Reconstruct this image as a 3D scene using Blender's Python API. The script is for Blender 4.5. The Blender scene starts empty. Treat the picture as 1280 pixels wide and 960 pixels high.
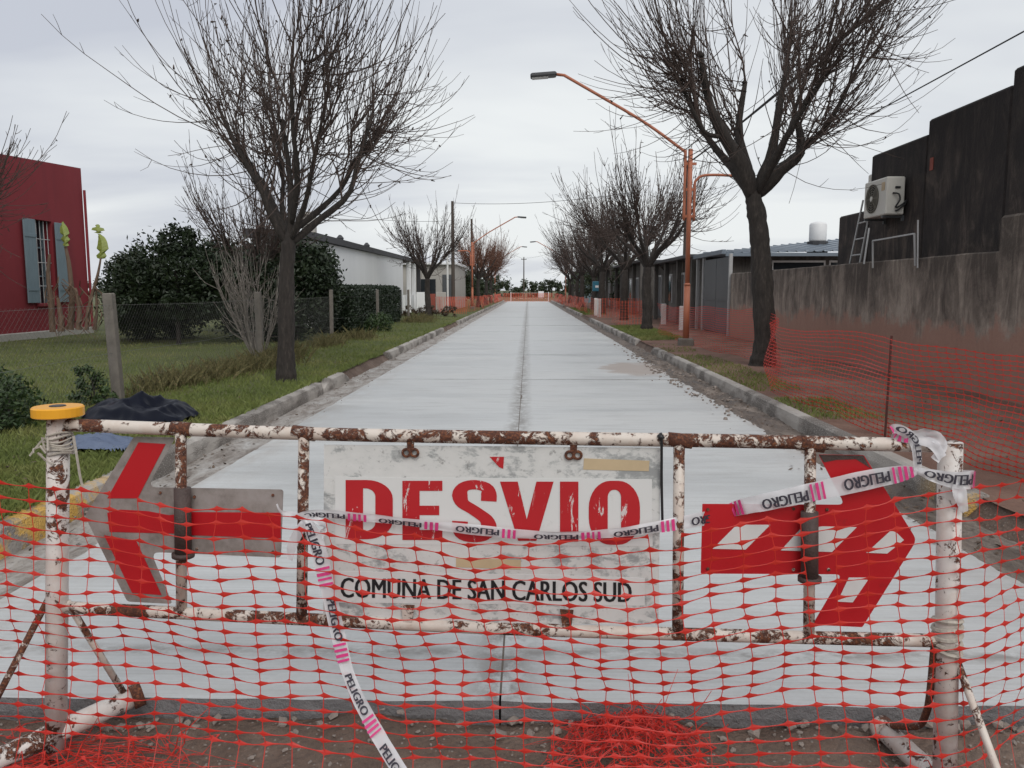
import bpy, math, random
from mathutils import Vector, Matrix, noise as mnoise
R = math.radians
random.seed(7)
scene = bpy.context.scene
col = scene.collection

# ------------------------------------------------------------------ camera
F = 1000.0                       # focal length in photo pixels (1280 wide)
PITCH = math.atan(118 / F)
YAW = math.atan(20 / F)
CAM = Vector((0, 0, 1.5))
cd = bpy.data.cameras.new('camera')
cam = bpy.data.objects.new('camera', cd)
col.objects.link(cam)
cam.location = CAM
cam.rotation_euler = (math.pi / 2 - PITCH, 0, YAW)
cd.sensor_width = 36
cd.lens = 36 * F / 1280
cd.clip_start = 0.05
cd.clip_end = 3000
scene.camera = cam
MR = cam.rotation_euler.to_matrix()

# ------------------------------------------------------------------ sky, sun, exposure
SUN_EL, SUN_AZ = R(42), R(162)        # azimuth from +Y towards +X
w = bpy.data.worlds.new('World')
scene.world = w
w.use_nodes = True
nt = w.node_tree
nt.nodes.clear()
def wn(t, **k):
    n = nt.nodes.new(t)
    for a, b in k.items(): setattr(n, a, b)
    return n
out = wn('ShaderNodeOutputWorld')
sky = wn('ShaderNodeTexSky', sky_type='NISHITA')
sky.sun_disc = False
sky.sun_elevation = SUN_EL
sky.sun_rotation = SUN_AZ
sky.dust_density = 3
bg1 = wn('ShaderNodeBackground'); bg1.inputs[1].default_value = 0.08
nt.links.new(sky.outputs[0], bg1.inputs[0])
tc = wn('ShaderNodeTexCoord')
sep = wn('ShaderNodeSeparateXYZ'); nt.links.new(tc.outputs['Generated'], sep.inputs[0])
def wm(op, a, b=None):
    n = wn('ShaderNodeMath', operation=op)
    for i, x in enumerate((a, b)):
        if x is None: continue
        if isinstance(x, (int, float)): n.inputs[i].default_value = x
        else: nt.links.new(x, n.inputs[i])
    return n.outputs[0]
zz = wm('ADD', wm('ABSOLUTE', sep.outputs[2]), 0.16)
cx = wm('DIVIDE', sep.outputs[0], zz); cy = wm('DIVIDE', sep.outputs[1], zz)
cmb = wn('ShaderNodeCombineXYZ'); nt.links.new(cx, cmb.inputs[0]); nt.links.new(cy, cmb.inputs[1])
n1 = wn('ShaderNodeTexNoise'); n1.inputs['Scale'].default_value = 0.42; n1.inputs['Detail'].default_value = 5
n1.inputs['Roughness'].default_value = 0.5; n1.inputs['Distortion'].default_value = 0.5
mpv = wn('ShaderNodeMapping'); mpv.inputs['Location'].default_value = (3.1, 1.2, 0); mpv.inputs['Scale'].default_value = (0.8, 1.5, 1)
nt.links.new(cmb.outputs[0], mpv.inputs[0]); nt.links.new(mpv.outputs[0], n1.inputs['Vector'])
cr = wn('ShaderNodeValToRGB')
cr.color_ramp.elements[0].position = 0.36; cr.color_ramp.elements[0].color = (0.50, 0.525, 0.585, 1)
cr.color_ramp.elements[1].position = 0.60; cr.color_ramp.elements[1].color = (0.745, 0.768, 0.772, 1)
nt.links.new(n1.outputs[0], cr.inputs[0])
bg2 = wn('ShaderNodeBackground'); bg2.inputs[1].default_value = 1.02
nt.links.new(cr.outputs[0], bg2.inputs[0])
mx = wn('ShaderNodeMixShader'); mx.inputs[0].default_value = 0.93
nt.links.new(bg1.outputs[0], mx.inputs[1]); nt.links.new(bg2.outputs[0], mx.inputs[2])
nt.links.new(mx.outputs[0], out.inputs[0])

sl = bpy.data.lights.new('sun', 'SUN')
sl.energy = 1.25
sl.angle = R(40)
sl.color = (1.0, 0.97, 0.93)
so = bpy.data.objects.new('sun', sl)
col.objects.link(so)
so.location = (0, 0, 60)
sd = Vector((math.sin(SUN_AZ) * math.cos(SUN_EL), math.cos(SUN_AZ) * math.cos(SUN_EL), math.sin(SUN_EL)))
so.rotation_euler = (-sd).to_track_quat('-Z', 'Y').to_euler()

scene.view_settings.view_transform = 'Standard'
scene.view_settings.look = 'None'
scene.view_settings.exposure = 0.22
scene.view_settings.gamma = 1.0
scene.view_settings.use_curve_mapping = False

# ------------------------------------------------------------------ survey helpers
def ray(u, v): return MR @ Vector(((u - 640) / F, -(v - 480) / F, -1.0))
def at(u, v, Y):                  # point at depth Y seen at photo pixel u, v
    d = ray(u, v); return CAM + d * (Y / d.y)
def onx(u, v, X):                 # point on the plane x = X seen at photo pixel u, v
    d = ray(u, v); return CAM + d * (X / d.x)
def gnd(u, v, z=0.0):
    d = ray(u, v); return CAM + d * ((z - CAM.z) / d.z)

# ------------------------------------------------------------------ materials
MATS = {}
class NB:
    def __init__(s, name):
        s.m = bpy.data.materials.new(name); s.m.use_nodes = True
        s.t = s.m.node_tree; s.t.nodes.clear()
        s.o = s.n('ShaderNodeOutputMaterial')
        s.b = s.n('ShaderNodeBsdfPrincipled')
        s.t.links.new(s.b.outputs[0], s.o.inputs[0])
        MATS[name] = s.m
    def n(s, t, **k):
        n = s.t.nodes.new(t)
        for a, b in k.items(): setattr(n, a, b)
        return n
    def put(s, sock, x):
        if hasattr(x, 'is_linked') or hasattr(x, 'links'): s.t.links.new(x, sock)
        elif isinstance(x, (tuple, list)) and len(x) == 3 and sock.type == 'RGBA': sock.default_value = (*x, 1)
        else: sock.default_value = x
    def pos(s, scale=(1, 1, 1), kind='pos', loc=(0, 0, 0)):
        if kind == 'pos': src = s.n('ShaderNodeNewGeometry').outputs['Position']
        else: src = s.n('ShaderNodeTexCoord').outputs['Object']
        mp = s.n('ShaderNodeMapping'); mp.inputs['Scale'].default_value = scale; mp.inputs['Location'].default_value = loc
        s.t.links.new(src, mp.inputs[0]); return mp.outputs[0]
    def noise(s, scale, vec=None, detail=4, rough=0.55, dist=0.0):
        n = s.n('ShaderNodeTexNoise'); n.inputs['Scale'].default_value = scale; n.inputs['Detail'].default_value = detail
        n.inputs['Roughness'].default_value = rough; n.inputs['Distortion'].default_value = dist
        if vec is not None: s.t.links.new(vec, n.inputs['Vector'])
        return n.outputs[0]
    def voro(s, scale, vec=None, feature='F1', outp=0):
        n = s.n('ShaderNodeTexVoronoi', feature=feature); n.inputs['Scale'].default_value = scale
        if vec is not None: s.t.links.new(vec, n.inputs['Vector'])
        return n.outputs[outp]
    def ramp(s, fac, *stops):
        n = s.n('ShaderNodeValToRGB'); e = n.color_ramp.elements
        while len(e) < len(stops): e.new(0.5)
        for x, (p, c) in zip(e, stops):
            x.position = p; x.color = (c, c, c, 1) if isinstance(c, (int, float)) else (*c, 1)
        s.put(n.inputs[0], fac); return n.outputs[0]
    def mix(s, fac, a, b, mode='MIX'):
        n = s.n('ShaderNodeMix', data_type='RGBA', blend_type=mode)
        s.put(n.inputs[0], fac); s.put(n.inputs[6], a); s.put(n.inputs[7], b); return n.outputs[2]
    def math(s, op, a, b=None, c=None):
        n = s.n('ShaderNodeMath', operation=op)
        for i, x in enumerate((a, b, c)):
            if x is not None: s.put(n.inputs[i], x)
        return n.outputs[0]
    def xyz(s, vec=None):
        n = s.n('ShaderNodeSeparateXYZ')
        s.t.links.new(vec if vec is not None else s.n('ShaderNodeNewGeometry').outputs['Position'], n.inputs[0]); return n.outputs
    def rnd(s): return s.n('ShaderNodeObjectInfo').outputs['Random']
    def bump(s, h, strength=0.5, dist=0.01):
        n = s.n('ShaderNodeBump'); n.inputs['Strength'].default_value = strength; n.inputs['Distance'].default_value = dist
        s.t.links.new(h, n.inputs['Height']); s.t.links.new(n.outputs[0], s.b.inputs['Normal'])
    def set(s, colr=None, rough=0.7, metal=None, spec=None):
        if colr is not None: s.put(s.b.inputs['Base Color'], colr)
        s.put(s.b.inputs['Roughness'], rough)
        if metal is not None: s.b.inputs['Metallic'].default_value = metal
        if spec is not None: s.b.inputs['Specular IOR Level'].default_value = spec
        return s.m

def plain(name, c, rough=0.7, var=0.25, scale=6.0, metal=None, bump=0.0, kind='pos', spec=None):
    b = NB(name); v = b.pos(kind=kind)
    f = b.noise(scale, v, 5, 0.6)
    cc = b.mix(f, tuple(x * (1 - var) for x in c), tuple(min(1, x * (1 + var)) for x in c))
    if bump: b.bump(b.noise(scale * 6, v, 4), bump, 0.01)
    return b.set(cc, rough, metal, spec)

def mk_materials():
    # road slabs: fresh pale concrete, trowel smears, dirt by the middle joint
    b = NB('road_concrete'); v = b.pos((0.35, 1.6, 1)); p = b.pos()
    big = b.noise(0.55, v, 5, 0.55, 0.6); fine = b.noise(38, p, 4, 0.6); mid = b.noise(3.0, b.pos((0.5, 2.2, 1)), 5, 0.6, 0.4)
    c = b.ramp(big, (0.3, (0.45, 0.462, 0.466)), (0.52, (0.56, 0.572, 0.574)), (0.72, (0.60, 0.605, 0.60)))
    c = b.mix(b.math('MULTIPLY', b.ramp(mid, (0.5, 0.0), (0.72, 1.0)), 0.35), c, (0.29, 0.285, 0.275))
    c = b.mix(b.math('MULTIPLY', fine, 0.28), c, (0.31, 0.305, 0.295))
    x, y, z = b.xyz()
    d = b.math('ABSOLUTE', b.math('ADD', x, b.math('ADD', 0.10, b.math('MULTIPLY', b.math('SUBTRACT', b.noise(0.9, b.pos((0.1, 1, 1))), 0.5), 0.10))))
    dirt = b.math('MULTIPLY', b.ramp(d, (0.02, 1.0), (0.17, 0.0)), b.ramp(b.noise(6, b.pos((1.3, 1.0, 1)), 6, 0.75), (0.40, 0.0), (0.54, 1.0)))
    c = b.mix(b.math('MULTIPLY', dirt, 0.8), c, (0.17, 0.15, 0.135))
    fr = b.math('FRACT', b.math('DIVIDE', b.math('SUBTRACT', y, 8.3 - 2.56), 5.12))
    dj = b.math('MULTIPLY', b.math('ABSOLUTE', b.math('SUBTRACT', b.math('ADD', fr, b.math('MULTIPLY', b.math('SUBTRACT', b.noise(3, b.pos((1, .2, 1)), 4), .5), .012)), .5)), 5.12)
    jd = b.math('MULTIPLY', b.ramp(dj, (0.006, 1.0), (0.075, 0.0)), b.ramp(b.noise(4, b.pos((1.2, 2, 1), loc=(3, 1, 0)), 6, 0.75), (0.40, 0.0), (0.58, 1.0)))
    c = b.mix(b.math('MULTIPLY', jd, 0.7), c, (0.16, 0.14, 0.125))
    ex = b.math('POWER', b.math('DIVIDE', b.math('SUBTRACT', x, 2.05), .75), 2.0); ey = b.math('POWER', b.math('DIVIDE', b.math('SUBTRACT', y, 15.3), 1.5), 2.0)
    pt = b.math('ADD', b.math('ADD', ex, ey), b.math('MULTIPLY', b.math('SUBTRACT', b.noise(2.2, p, 6, .7), .5), 2.4))
    c = b.mix(b.ramp(pt, (0.45, 0.75), (0.9, 0.0)), c, (0.34, 0.265, 0.22))
    ed = b.math('MULTIPLY', b.ramp(b.math('DIVIDE', b.math('ABSOLUTE', b.math('ADD', x, -0.02)), 2.7), (0.80, 0.0), (1.0, 1.0)),
                b.ramp(b.noise(2.2, b.pos((2.0, 0.7, 1)), 6, 0.7), (0.42, 0.0), (0.62, 1.0)))
    c = b.mix(b.math('MULTIPLY', ed, 0.6), c, (0.33, 0.28, 0.24))
    brush = b.noise(9, b.pos((0.12, 4.5, 1)), 5, .75)
    c = b.mix(b.ramp(brush, (0.46, 0.0), (0.7, 0.45)), c, (0.33, 0.32, 0.305))
    b.bump(b.math('ADD', b.math('ADD', fine, brush), b.math('MULTIPLY', mid, 1.5)), 0.35, 0.006)
    b.set(c, b.ramp(big, (0.3, 0.34), (0.7, 0.62)))
    b = NB('gutter_concrete'); p = b.pos()
    a = b.noise(2.2, b.pos((2.2, 0.8, 1)), 6, 0.68, 0.4); f = b.noise(30, p, 5, 0.7)
    c = b.ramp(a, (0.34, (0.17, 0.14, 0.12)), (0.50, (0.34, 0.31, 0.285)), (0.66, (0.46, 0.445, 0.43)))
    c = b.mix(b.ramp(f, (0.52, 0.0), (0.66, 0.65)), c, (0.13, 0.11, 0.10))
    b.bump(b.math('ADD', f, b.math('MULTIPLY', a, 2)), 0.8, 0.02); b.set(c, 0.8)
    b = NB('gutter_mud'); p = b.pos()
    a = b.noise(1.6, b.pos((2.0, 0.7, 1)), 6, 0.7, 0.5); f = b.noise(26, p, 5, 0.7)
    c = b.ramp(a, (0.33, (0.055, 0.042, 0.034)), (0.50, (0.15, 0.118, 0.097)), (0.66, (0.30, 0.25, 0.215)))
    c = b.mix(b.ramp(f, (0.52, 0.0), (0.68, 0.7)), c, (0.06, 0.05, 0.045))
    b.bump(b.math('ADD', f, b.math('MULTIPLY', a, 3)), 0.9, 0.03); b.set(c, b.ramp(a, (0.35, 0.35), (0.6, 0.85)))
    # kerb: aggregate shows on the face, yellow paint worn near the corner
    b = NB('kerb_concrete'); p = b.pos()
    a = b.noise(1.8, p, 5, 0.6); ag = b.voro(55, p); f = b.noise(60, p, 3)
    c = b.ramp(a, (0.3, (0.31, 0.28, 0.255)), (0.55, (0.40, 0.37, 0.34)), (0.75, (0.47, 0.44, 0.41)))
    pit = b.math('MULTIPLY', b.ramp(ag, (0.18, 0.0), (0.42, 1.0)), b.ramp(b.noise(1.3, b.pos((1, 1, 2)), 4), (0.44, 0.0), (0.56, 1.0)))
    c = b.mix(b.math('MULTIPLY', pit, 0.75), c, (0.10, 0.085, 0.075))
    x, y, z = b.xyz()
    yf = b.math('MULTIPLY', b.ramp(b.math('DIVIDE', y, 10), (0.53, 1.0), (0.60, 0.0)), b.ramp(b.noise(3.6, p, 5, 0.7), (0.42, 0.0), (0.52, 1.0)))
    c = b.mix(b.math('MULTIPLY', yf, 0.85), c, (0.62, 0.36, 0.06))
    b.bump(b.math('ADD', b.math('MULTIPLY', pit, -1.0), f), 0.8, 0.012); b.set(c, 0.85)
    b = NB('raw_concrete'); p = b.pos(); f = b.noise(18, p, 6, 0.7); g = b.noise(5, p, 5, .6)
    b.bump(f, 1.0, 0.03); b.set(b.mix(g, (0.13, 0.125, 0.125), (0.27, 0.26, 0.265)), 0.7)
    plain('joint_fill', (0.15, 0.125, 0.105), 0.95, 0.5, 7)
    # soils
    b = NB('dirt'); p = b.pos()
    a = b.noise(1.7, p, 6, 0.65, 0.3); f = b.noise(22, p, 6, 0.7); g = b.voro(34, p)
    c = b.ramp(a, (0.3, (0.095, 0.060, 0.045)), (0.5, (0.19, 0.128, 0.098)), (0.7, (0.30, 0.225, 0.18)))
    c = b.mix(b.math('MULTIPLY', f, 0.5), c, (0.06, 0.045, 0.038))
    c = b.mix(b.math('MULTIPLY', b.ramp(g, (0.10, 1.0), (0.2, 0.0)), 0.55), c, (0.38, 0.35, 0.32))
    b.bump(b.math('ADD', f, b.math('MULTIPLY', g, -0.6)), 1.0, 0.03); b.set(c, 0.9)
    b = NB('footpath_earth'); p = b.pos()
    a = b.noise(0.9, p, 6, 0.65, 0.4); f = b.noise(16, p, 6, 0.7)
    c = b.ramp(a, (0.30, (0.11, 0.056, 0.040)), (0.5, (0.20, 0.105, 0.075)), (0.7, (0.31, 0.195, 0.145)))
    c = b.mix(b.math('MULTIPLY', f, 0.5), c, (0.075, 0.05, 0.04))
    c = b.mix(b.math('MULTIPLY', b.ramp(b.noise(0.8, b.pos(loc=(4, 7, 0)), 4), (0.56, 0.0), (0.66, 1.0)), 0.4), c, (0.08, 0.075, 0.03))
    b.bump(f, 1.0, 0.03); b.set(c, 0.9)
    b = NB('lawn_soil'); p = b.pos()
    a = b.noise(0.7, p, 5, 0.6); f = b.noise(14, p, 5, 0.7)
    c = b.ramp(a, (0.3, (0.07, 0.088, 0.022)), (0.55, (0.11, 0.125, 0.034)), (0.75, (0.17, 0.15, 0.06)))
    c = b.mix(b.math('MULTIPLY', f, 0.6), c, (0.045, 0.052, 0.018))
    b.bump(f, 1.0, 0.04); b.set(c, 0.95)
    b = NB('ground_far'); a = b.noise(0.08, b.pos(), 5)
    b.set(b.ramp(a, (0.35, (0.10, 0.085, 0.05)), (0.6, (0.09, 0.105, 0.035))), 0.95)
    b = NB('grass_blade'); a = b.noise(0.9, b.pos(), 4, 0.6); f = b.noise(60, b.pos(), 2)
    c = b.ramp(a, (0.32, (0.062, 0.098, 0.016)), (0.52, (0.115, 0.15, 0.030)), (0.72, (0.24, 0.21, 0.08)))
    c = b.mix(b.math('MULTIPLY', f, 0.55), c, (0.20, 0.22, 0.065)); b.set(c, 0.7)
    b = NB('dry_grass'); f = b.noise(50, b.pos(), 2)
    b.set(b.ramp(f, (0.35, (0.06, 0.055, 0.02)), (0.55, (0.12, 0.11, 0.04)), (0.7, (0.20, 0.14, 0.075))), 0.8)
    # painted steel that rusts
    for nm, lo, hi, pc in (('rusty_rail_paint', 0.475, 0.515, (0.62, 0.55, 0.49)), ('rusty_post_paint', 0.415, 0.445, (0.62, 0.575, 0.545)), ('rusted_steel', 0.57, 0.62, (0.55, 0.47, 0.42))):
        b = NB(nm); p = b.pos((1, 1, 1))
        a = b.noise(24, p, 8, 0.75, 0.5); f = b.noise(130, p, 3); l = b.noise(3.5, p, 3)
        h = b.math('ADD', a, b.math('MULTIPLY', b.math('SUBTRACT', l, 0.5), 0.6))
        msk = b.ramp(h, (lo, 0.0), (hi, 1.0))
        rust = b.ramp(f, (0.3, (0.035, 0.014, 0.010)), (0.55, (0.115, 0.040, 0.022)), (0.75, (0.26, 0.10, 0.04)))
        pa = b.mix(b.math('MULTIPLY', b.ramp(b.noise(9, p, 5, 0.7), (0.45, 0.0), (0.75, 1.0)), 0.55), pc, (0.42, 0.27, 0.20))
        b.set(b.mix(msk, rust, pa), b.ramp(msk, (0, 0.9), (1, 0.5))); b.bump(msk, 0.9, 0.0015)
    # sign board and vinyl
    b = NB('board_grey'); p = b.pos()
    a = b.noise(14, b.pos((1, 1, 1.6)), 7, 0.72, 0.3); l = b.noise(3.2, b.pos((1, 1, 2.5), loc=(1.7, 0, 0.4)), 3)
    h = b.math('ADD', a, b.math('MULTIPLY', b.math('SUBTRACT', l, 0.5), 0.7))
    c = b.ramp(h, (0.34, (0.30, 0.305, 0.305)), (0.40, (0.42, 0.425, 0.42)), (0.46, (0.60, 0.595, 0.58)), (0.7, (0.66, 0.65, 0.635)))
    c = b.mix(b.math('MULTIPLY', b.ramp(b.noise(40, p, 5, 0.7), (0.60, 0.0), (0.70, 1.0)), 0.6), c, (0.10, 0.09, 0.085))
    b.set(c, 0.55)
    b = NB('white_vinyl'); p = b.pos(); a = b.noise(11, p, 6, 0.7)
    c = b.mix(b.ramp(a, (0.60, 0.0), (0.75, 0.7)), (0.66, 0.655, 0.645), (0.46, 0.44, 0.42)); b.set(c, 0.42)
    b = NB('red_vinyl'); p = b.pos()
    s1 = b.noise(26, b.pos((1, 1, 0.25)), 6, 0.75, 1.2); z = b.noise(7, p, 3)
    hh = b.math('ADD', s1, b.math('MULTIPLY', b.math('SUBTRACT', z, 0.5), 0.22))
    c = b.mix(b.ramp(hh, (0.605, 0.0), (0.625, 1.0)), b.mix(b.noise(5, p), (0.40, 0.010, 0.016), (0.50, 0.02, 0.026)), (0.62, 0.56, 0.54)); b.set(c, 0.4)
    b = NB('arrow_red'); p = b.pos(); a = b.noise(8, p, 6, 0.7)
    c = b.mix(b.ramp(a, (0.62, 0.0), (0.78, 0.8)), b.mix(b.noise(3, p), (0.42, 0.006, 0.012), (0.50, 0.012, 0.018)), (0.16, 0.02, 0.02)); b.set(c, 0.38)
    b = NB('arrow_grey'); p = b.pos(); a = b.noise(9, p, 7, 0.7)
    c = b.ramp(a, (0.35, (0.17, 0.145, 0.13)), (0.55, (0.285, 0.25, 0.235)), (0.7, (0.33, 0.295, 0.285))); b.set(c, 0.42)
    plain('black_print', (0.012, 0.012, 0.014), 0.5, 0.3, 30)
    plain('tape_ink', (0.04, 0.035, 0.05), 0.5, 0.7, 60)
    plain('faded_tape', (0.52, 0.40, 0.25), 0.6, 0.2, 12)
    plain('dark_sleeve', (0.07, 0.045, 0.04), 0.6, 0.5, 30, bump=0.4)
    plain('yellow_plastic', (0.78, 0.36, 0.02), 0.35, 0.12, 8)
    plain('black_plastic', (0.015, 0.015, 0.017), 0.45, 0.3, 10)
    plain('string', (0.42, 0.38, 0.33), 0.85, 0.4, 60)
    b = NB('tape_white'); b.set(b.mix(b.noise(12, b.pos(), 4), (0.62, 0.60, 0.63), (0.78, 0.77, 0.79)), 0.3); tp_ = b.n('ShaderNodeBsdfTransparent'); ms = b.n('ShaderNodeMixShader'); ms.inputs[0].default_value = .22
    b.t.links.new(b.b.outputs[0], ms.inputs[1]); b.t.links.new(tp_.outputs[0], ms.inputs[2]); b.t.links.new(ms.outputs[0], b.o.inputs[0])
    plain('tape_magenta', (0.66, 0.05, 0.22), 0.35, 0.3, 40)
    b = NB('net_plastic'); a = b.noise(5, b.pos(), 3)
    b.set(b.mix(a, (0.56, 0.026, 0.020), (0.70, 0.048, 0.030)), 0.42)
    tr = b.n('ShaderNodeBsdfTranslucent'); tr.inputs[0].default_value = (0.75, 0.06, 0.03, 1)
    ms = b.n('ShaderNodeMixShader'); ms.inputs[0].default_value = 0.25
    b.t.links.new(b.b.outputs[0], ms.inputs[1]); b.t.links.new(tr.outputs[0], ms.inputs[2]); b.t.links.new(ms.outputs[0], b.o.inputs[0])
    b = NB('net_faded'); a = b.noise(3, b.pos(), 3)
    b.set(b.mix(a, (0.58, 0.06, 0.03), (0.70, 0.13, 0.06)), 0.5)
    # masonry
    def streaky(nm, light, midc, dark, zlo, zhi, dk0, dk1, low=None, amt=1.0):
        b = NB(nm); p = b.pos()
        s = b.noise(1.9, b.pos((1.7, 1.7, 0.42)), 8, 0.74, 0.9); bl = b.noise(1.3, p, 7, 0.7, 0.5); f = b.noise(24, p, 5, 0.65)
        x, y, z = b.xyz()
        zn = b.math('DIVIDE', b.math('SUBTRACT', z, zlo), zhi - zlo)
        h = b.math('ADD', b.math('ADD', b.math('MULTIPLY', s, 0.75), b.math('MULTIPLY', bl, 0.5)), b.math('MULTIPLY', b.math('SUBTRACT', zn, 0.5), 0.30 * amt))
        c = b.ramp(h, (dk0, light), ((dk0 + dk1) / 2, midc), (dk1, dark))
        if low:
            lf = b.math('ADD', zn, b.math('MULTIPLY', b.math('SUBTRACT', b.noise(1.1, p, 6, 0.7), 0.5), 0.75))
            c = b.mix(b.ramp(lf, (0.42, 0.9), (0.50, 0.0)), c, low)
        c = b.mix(b.math('MULTIPLY', f, 0.35), c, dark)
        b.bump(b.math('ADD', f, s), 0.5, 0.015); b.set(c, 0.9)
    streaky('wall_plaster', (0.40, 0.34, 0.285), (0.20, 0.165, 0.138), (0.070, 0.056, 0.047), 0.1, 2.1, 0.53, 0.80, low=(0.36, 0.205, 0.155))
    streaky('mouldy_plaster', (0.12, 0.09, 0.075), (0.042, 0.032, 0.028), (0.017, 0.013, 0.013), 1.0, 4.4, 0.48, 0.72, amt=0.6)
    streaky('grey_render', (0.20, 0.185, 0.17), (0.12, 0.11, 0.10), (0.05, 0.045, 0.042), 0, 3, 0.4, 0.85)
    b = NB('crimson_paint'); p = b.pos(); a = b.noise(0.7, b.pos((1, 1, 0.6)), 6, 0.6); s = b.noise(2.5, b.pos((1, 1, 0.15)), 5)
    c = b.mix(a, (0.185, 0.016, 0.022), (0.255, 0.030, 0.040)); c = b.mix(b.ramp(s, (0.5, 0.0), (0.8, 0.5)), c, (0.12, 0.016, 0.024))
    b.bump(b.noise(20, p), 0.3, 0.01); b.set(c, 0.85)
    b = NB('white_paint'); p = b.pos(); s = b.noise(1.5, b.pos((1, 1, 0.15)), 5)
    b.set(b.mix(s, (0.70, 0.71, 0.72), (0.82, 0.825, 0.83)), 0.8); b.bump(b.noise(25, p), 0.2, 0.01)
    plain('beige_paint', (0.40, 0.38, 0.35), 0.85, 0.18, 1.2)
    plain('shutter_paint', (0.16, 0.215, 0.245), 0.6, 0.15, 3)
    plain('frame_paint', (0.50, 0.50, 0.50), 0.5, 0.2, 6)
    b = NB('window_glass'); b.set((0.018, 0.022, 0.026), 0.08); b.b.inputs['Specular IOR Level'].default_value = 0.6
    plain('dark_interior', (0.012, 0.011, 0.011), 0.9)
    plain('roof_dark', (0.045, 0.045, 0.05), 0.6, 0.2, 2)
    plain('roof_blue', (0.16, 0.195, 0.235), 0.4, 0.18, 1.0)
    plain('gate_grey', (0.075, 0.08, 0.086), 0.5, 0.2, 2)
    plain('galvanised', (0.42, 0.42, 0.42), 0.45, 0.2, 8, metal=0.4)
    plain('concrete_post', (0.155, 0.138, 0.12), 0.9, 0.45, 9, bump=0.6)
    plain('fence_wire', (0.20, 0.20, 0.19), 0.5, 0.2, 5, metal=0.5)
    plain('lamp_orange', (0.40, 0.135, 0.072), 0.55, 0.22, 3)
    plain('lamp_head', (0.05, 0.052, 0.056), 0.4, 0.2, 8)
    plain('lamp_lens', (0.5, 0.5, 0.48), 0.2, 0.1, 8)
    plain('wood_pole', (0.075, 0.06, 0.05), 0.9, 0.3, 4, bump=0.4)
    plain('pole_white', (0.62, 0.62, 0.60), 0.6, 0.1, 3)
    plain('cable', (0.012, 0.012, 0.013), 0.6)
    plain('ac_white', (0.60, 0.58, 0.53), 0.45, 0.08, 4)
    plain('ac_grille', (0.20, 0.185, 0.15), 0.6, 0.2, 12)
    plain('rebar', (0.07, 0.02, 0.015), 0.8, 0.4, 30)
    b = NB('tarp_black'); b.set(b.mix(b.noise(4, b.pos()), (0.004, 0.005, 0.010), (0.006, 0.008, 0.018)), 0.34, None, 0.12)
    b = NB('tarp_blue'); b.set(b.mix(b.noise(5, b.pos()), (0.06, 0.085, 0.15), (0.13, 0.165, 0.25)), 0.5)
    for nm, c in (('bark', (0.036, 0.029, 0.025)), ('bark_twig', (0.072, 0.050, 0.042)), ('bark_warm', (0.14, 0.065, 0.042)), ('bark_pale', (0.24, 0.21, 0.185))):
        b = NB(nm); f = b.noise(14, b.pos((1.6, 1.6, 0.4)), 6, 0.7)
        b.set(b.ramp(f, (0.3, tuple(x * 0.5 for x in c)), (0.55, c), (0.75, tuple(x * 2.2 for x in c))), 0.9)
        if nm == 'bark': b.bump(f, 1.0, 0.03)
    for nm, c1, c2 in (('leaf_dark', (0.006, 0.015, 0.005), (0.021, 0.036, 0.011)), ('leaf_hedge', (0.007, 0.015, 0.007), (0.018, 0.033, 0.012)),
                       ('leaf_shrub', (0.014, 0.034, 0.009), (0.05, 0.085, 0.022)), ('leaf_far', (0.015, 0.026, 0.011), (0.045, 0.06, 0.022)), ('leaf_banana', (0.12, 0.17, 0.025), (0.25, 0.28, 0.06)),
                       ('leaf_brown', (0.05, 0.030, 0.018), (0.11, 0.07, 0.04))):
        b = NB(nm); f = b.noise(2.2, b.pos(), 4, 0.6); g = b.noise(40, b.pos(), 2)
        b.set(b.mix(b.ramp(b.math('ADD', b.math('MULTIPLY', f, 0.6), b.math('MULTIPLY', g, 0.5)), (0.4, 0.0), (0.7, 1.0)), c1, c2), 0.55)
    plain('banana_stem', (0.15, 0.10, 0.07), 0.85, 0.4, 8)
    plain('rubble_stone', (0.24, 0.20, 0.175), 0.9, 0.45, 9, bump=0.5)
    plain('sign_blue', (0.02, 0.13, 0.19), 0.5, 0.2, 4)
    plain('sign_white', (0.7, 0.7, 0.7), 0.5, 0.1, 4)
    plain('far_blue_wall', (0.16, 0.22, 0.25), 0.7, 0.2, 2)
    plain('tile_red', (0.26, 0.06, 0.04), 0.7, 0.2, 4)
mk_materials()

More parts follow.
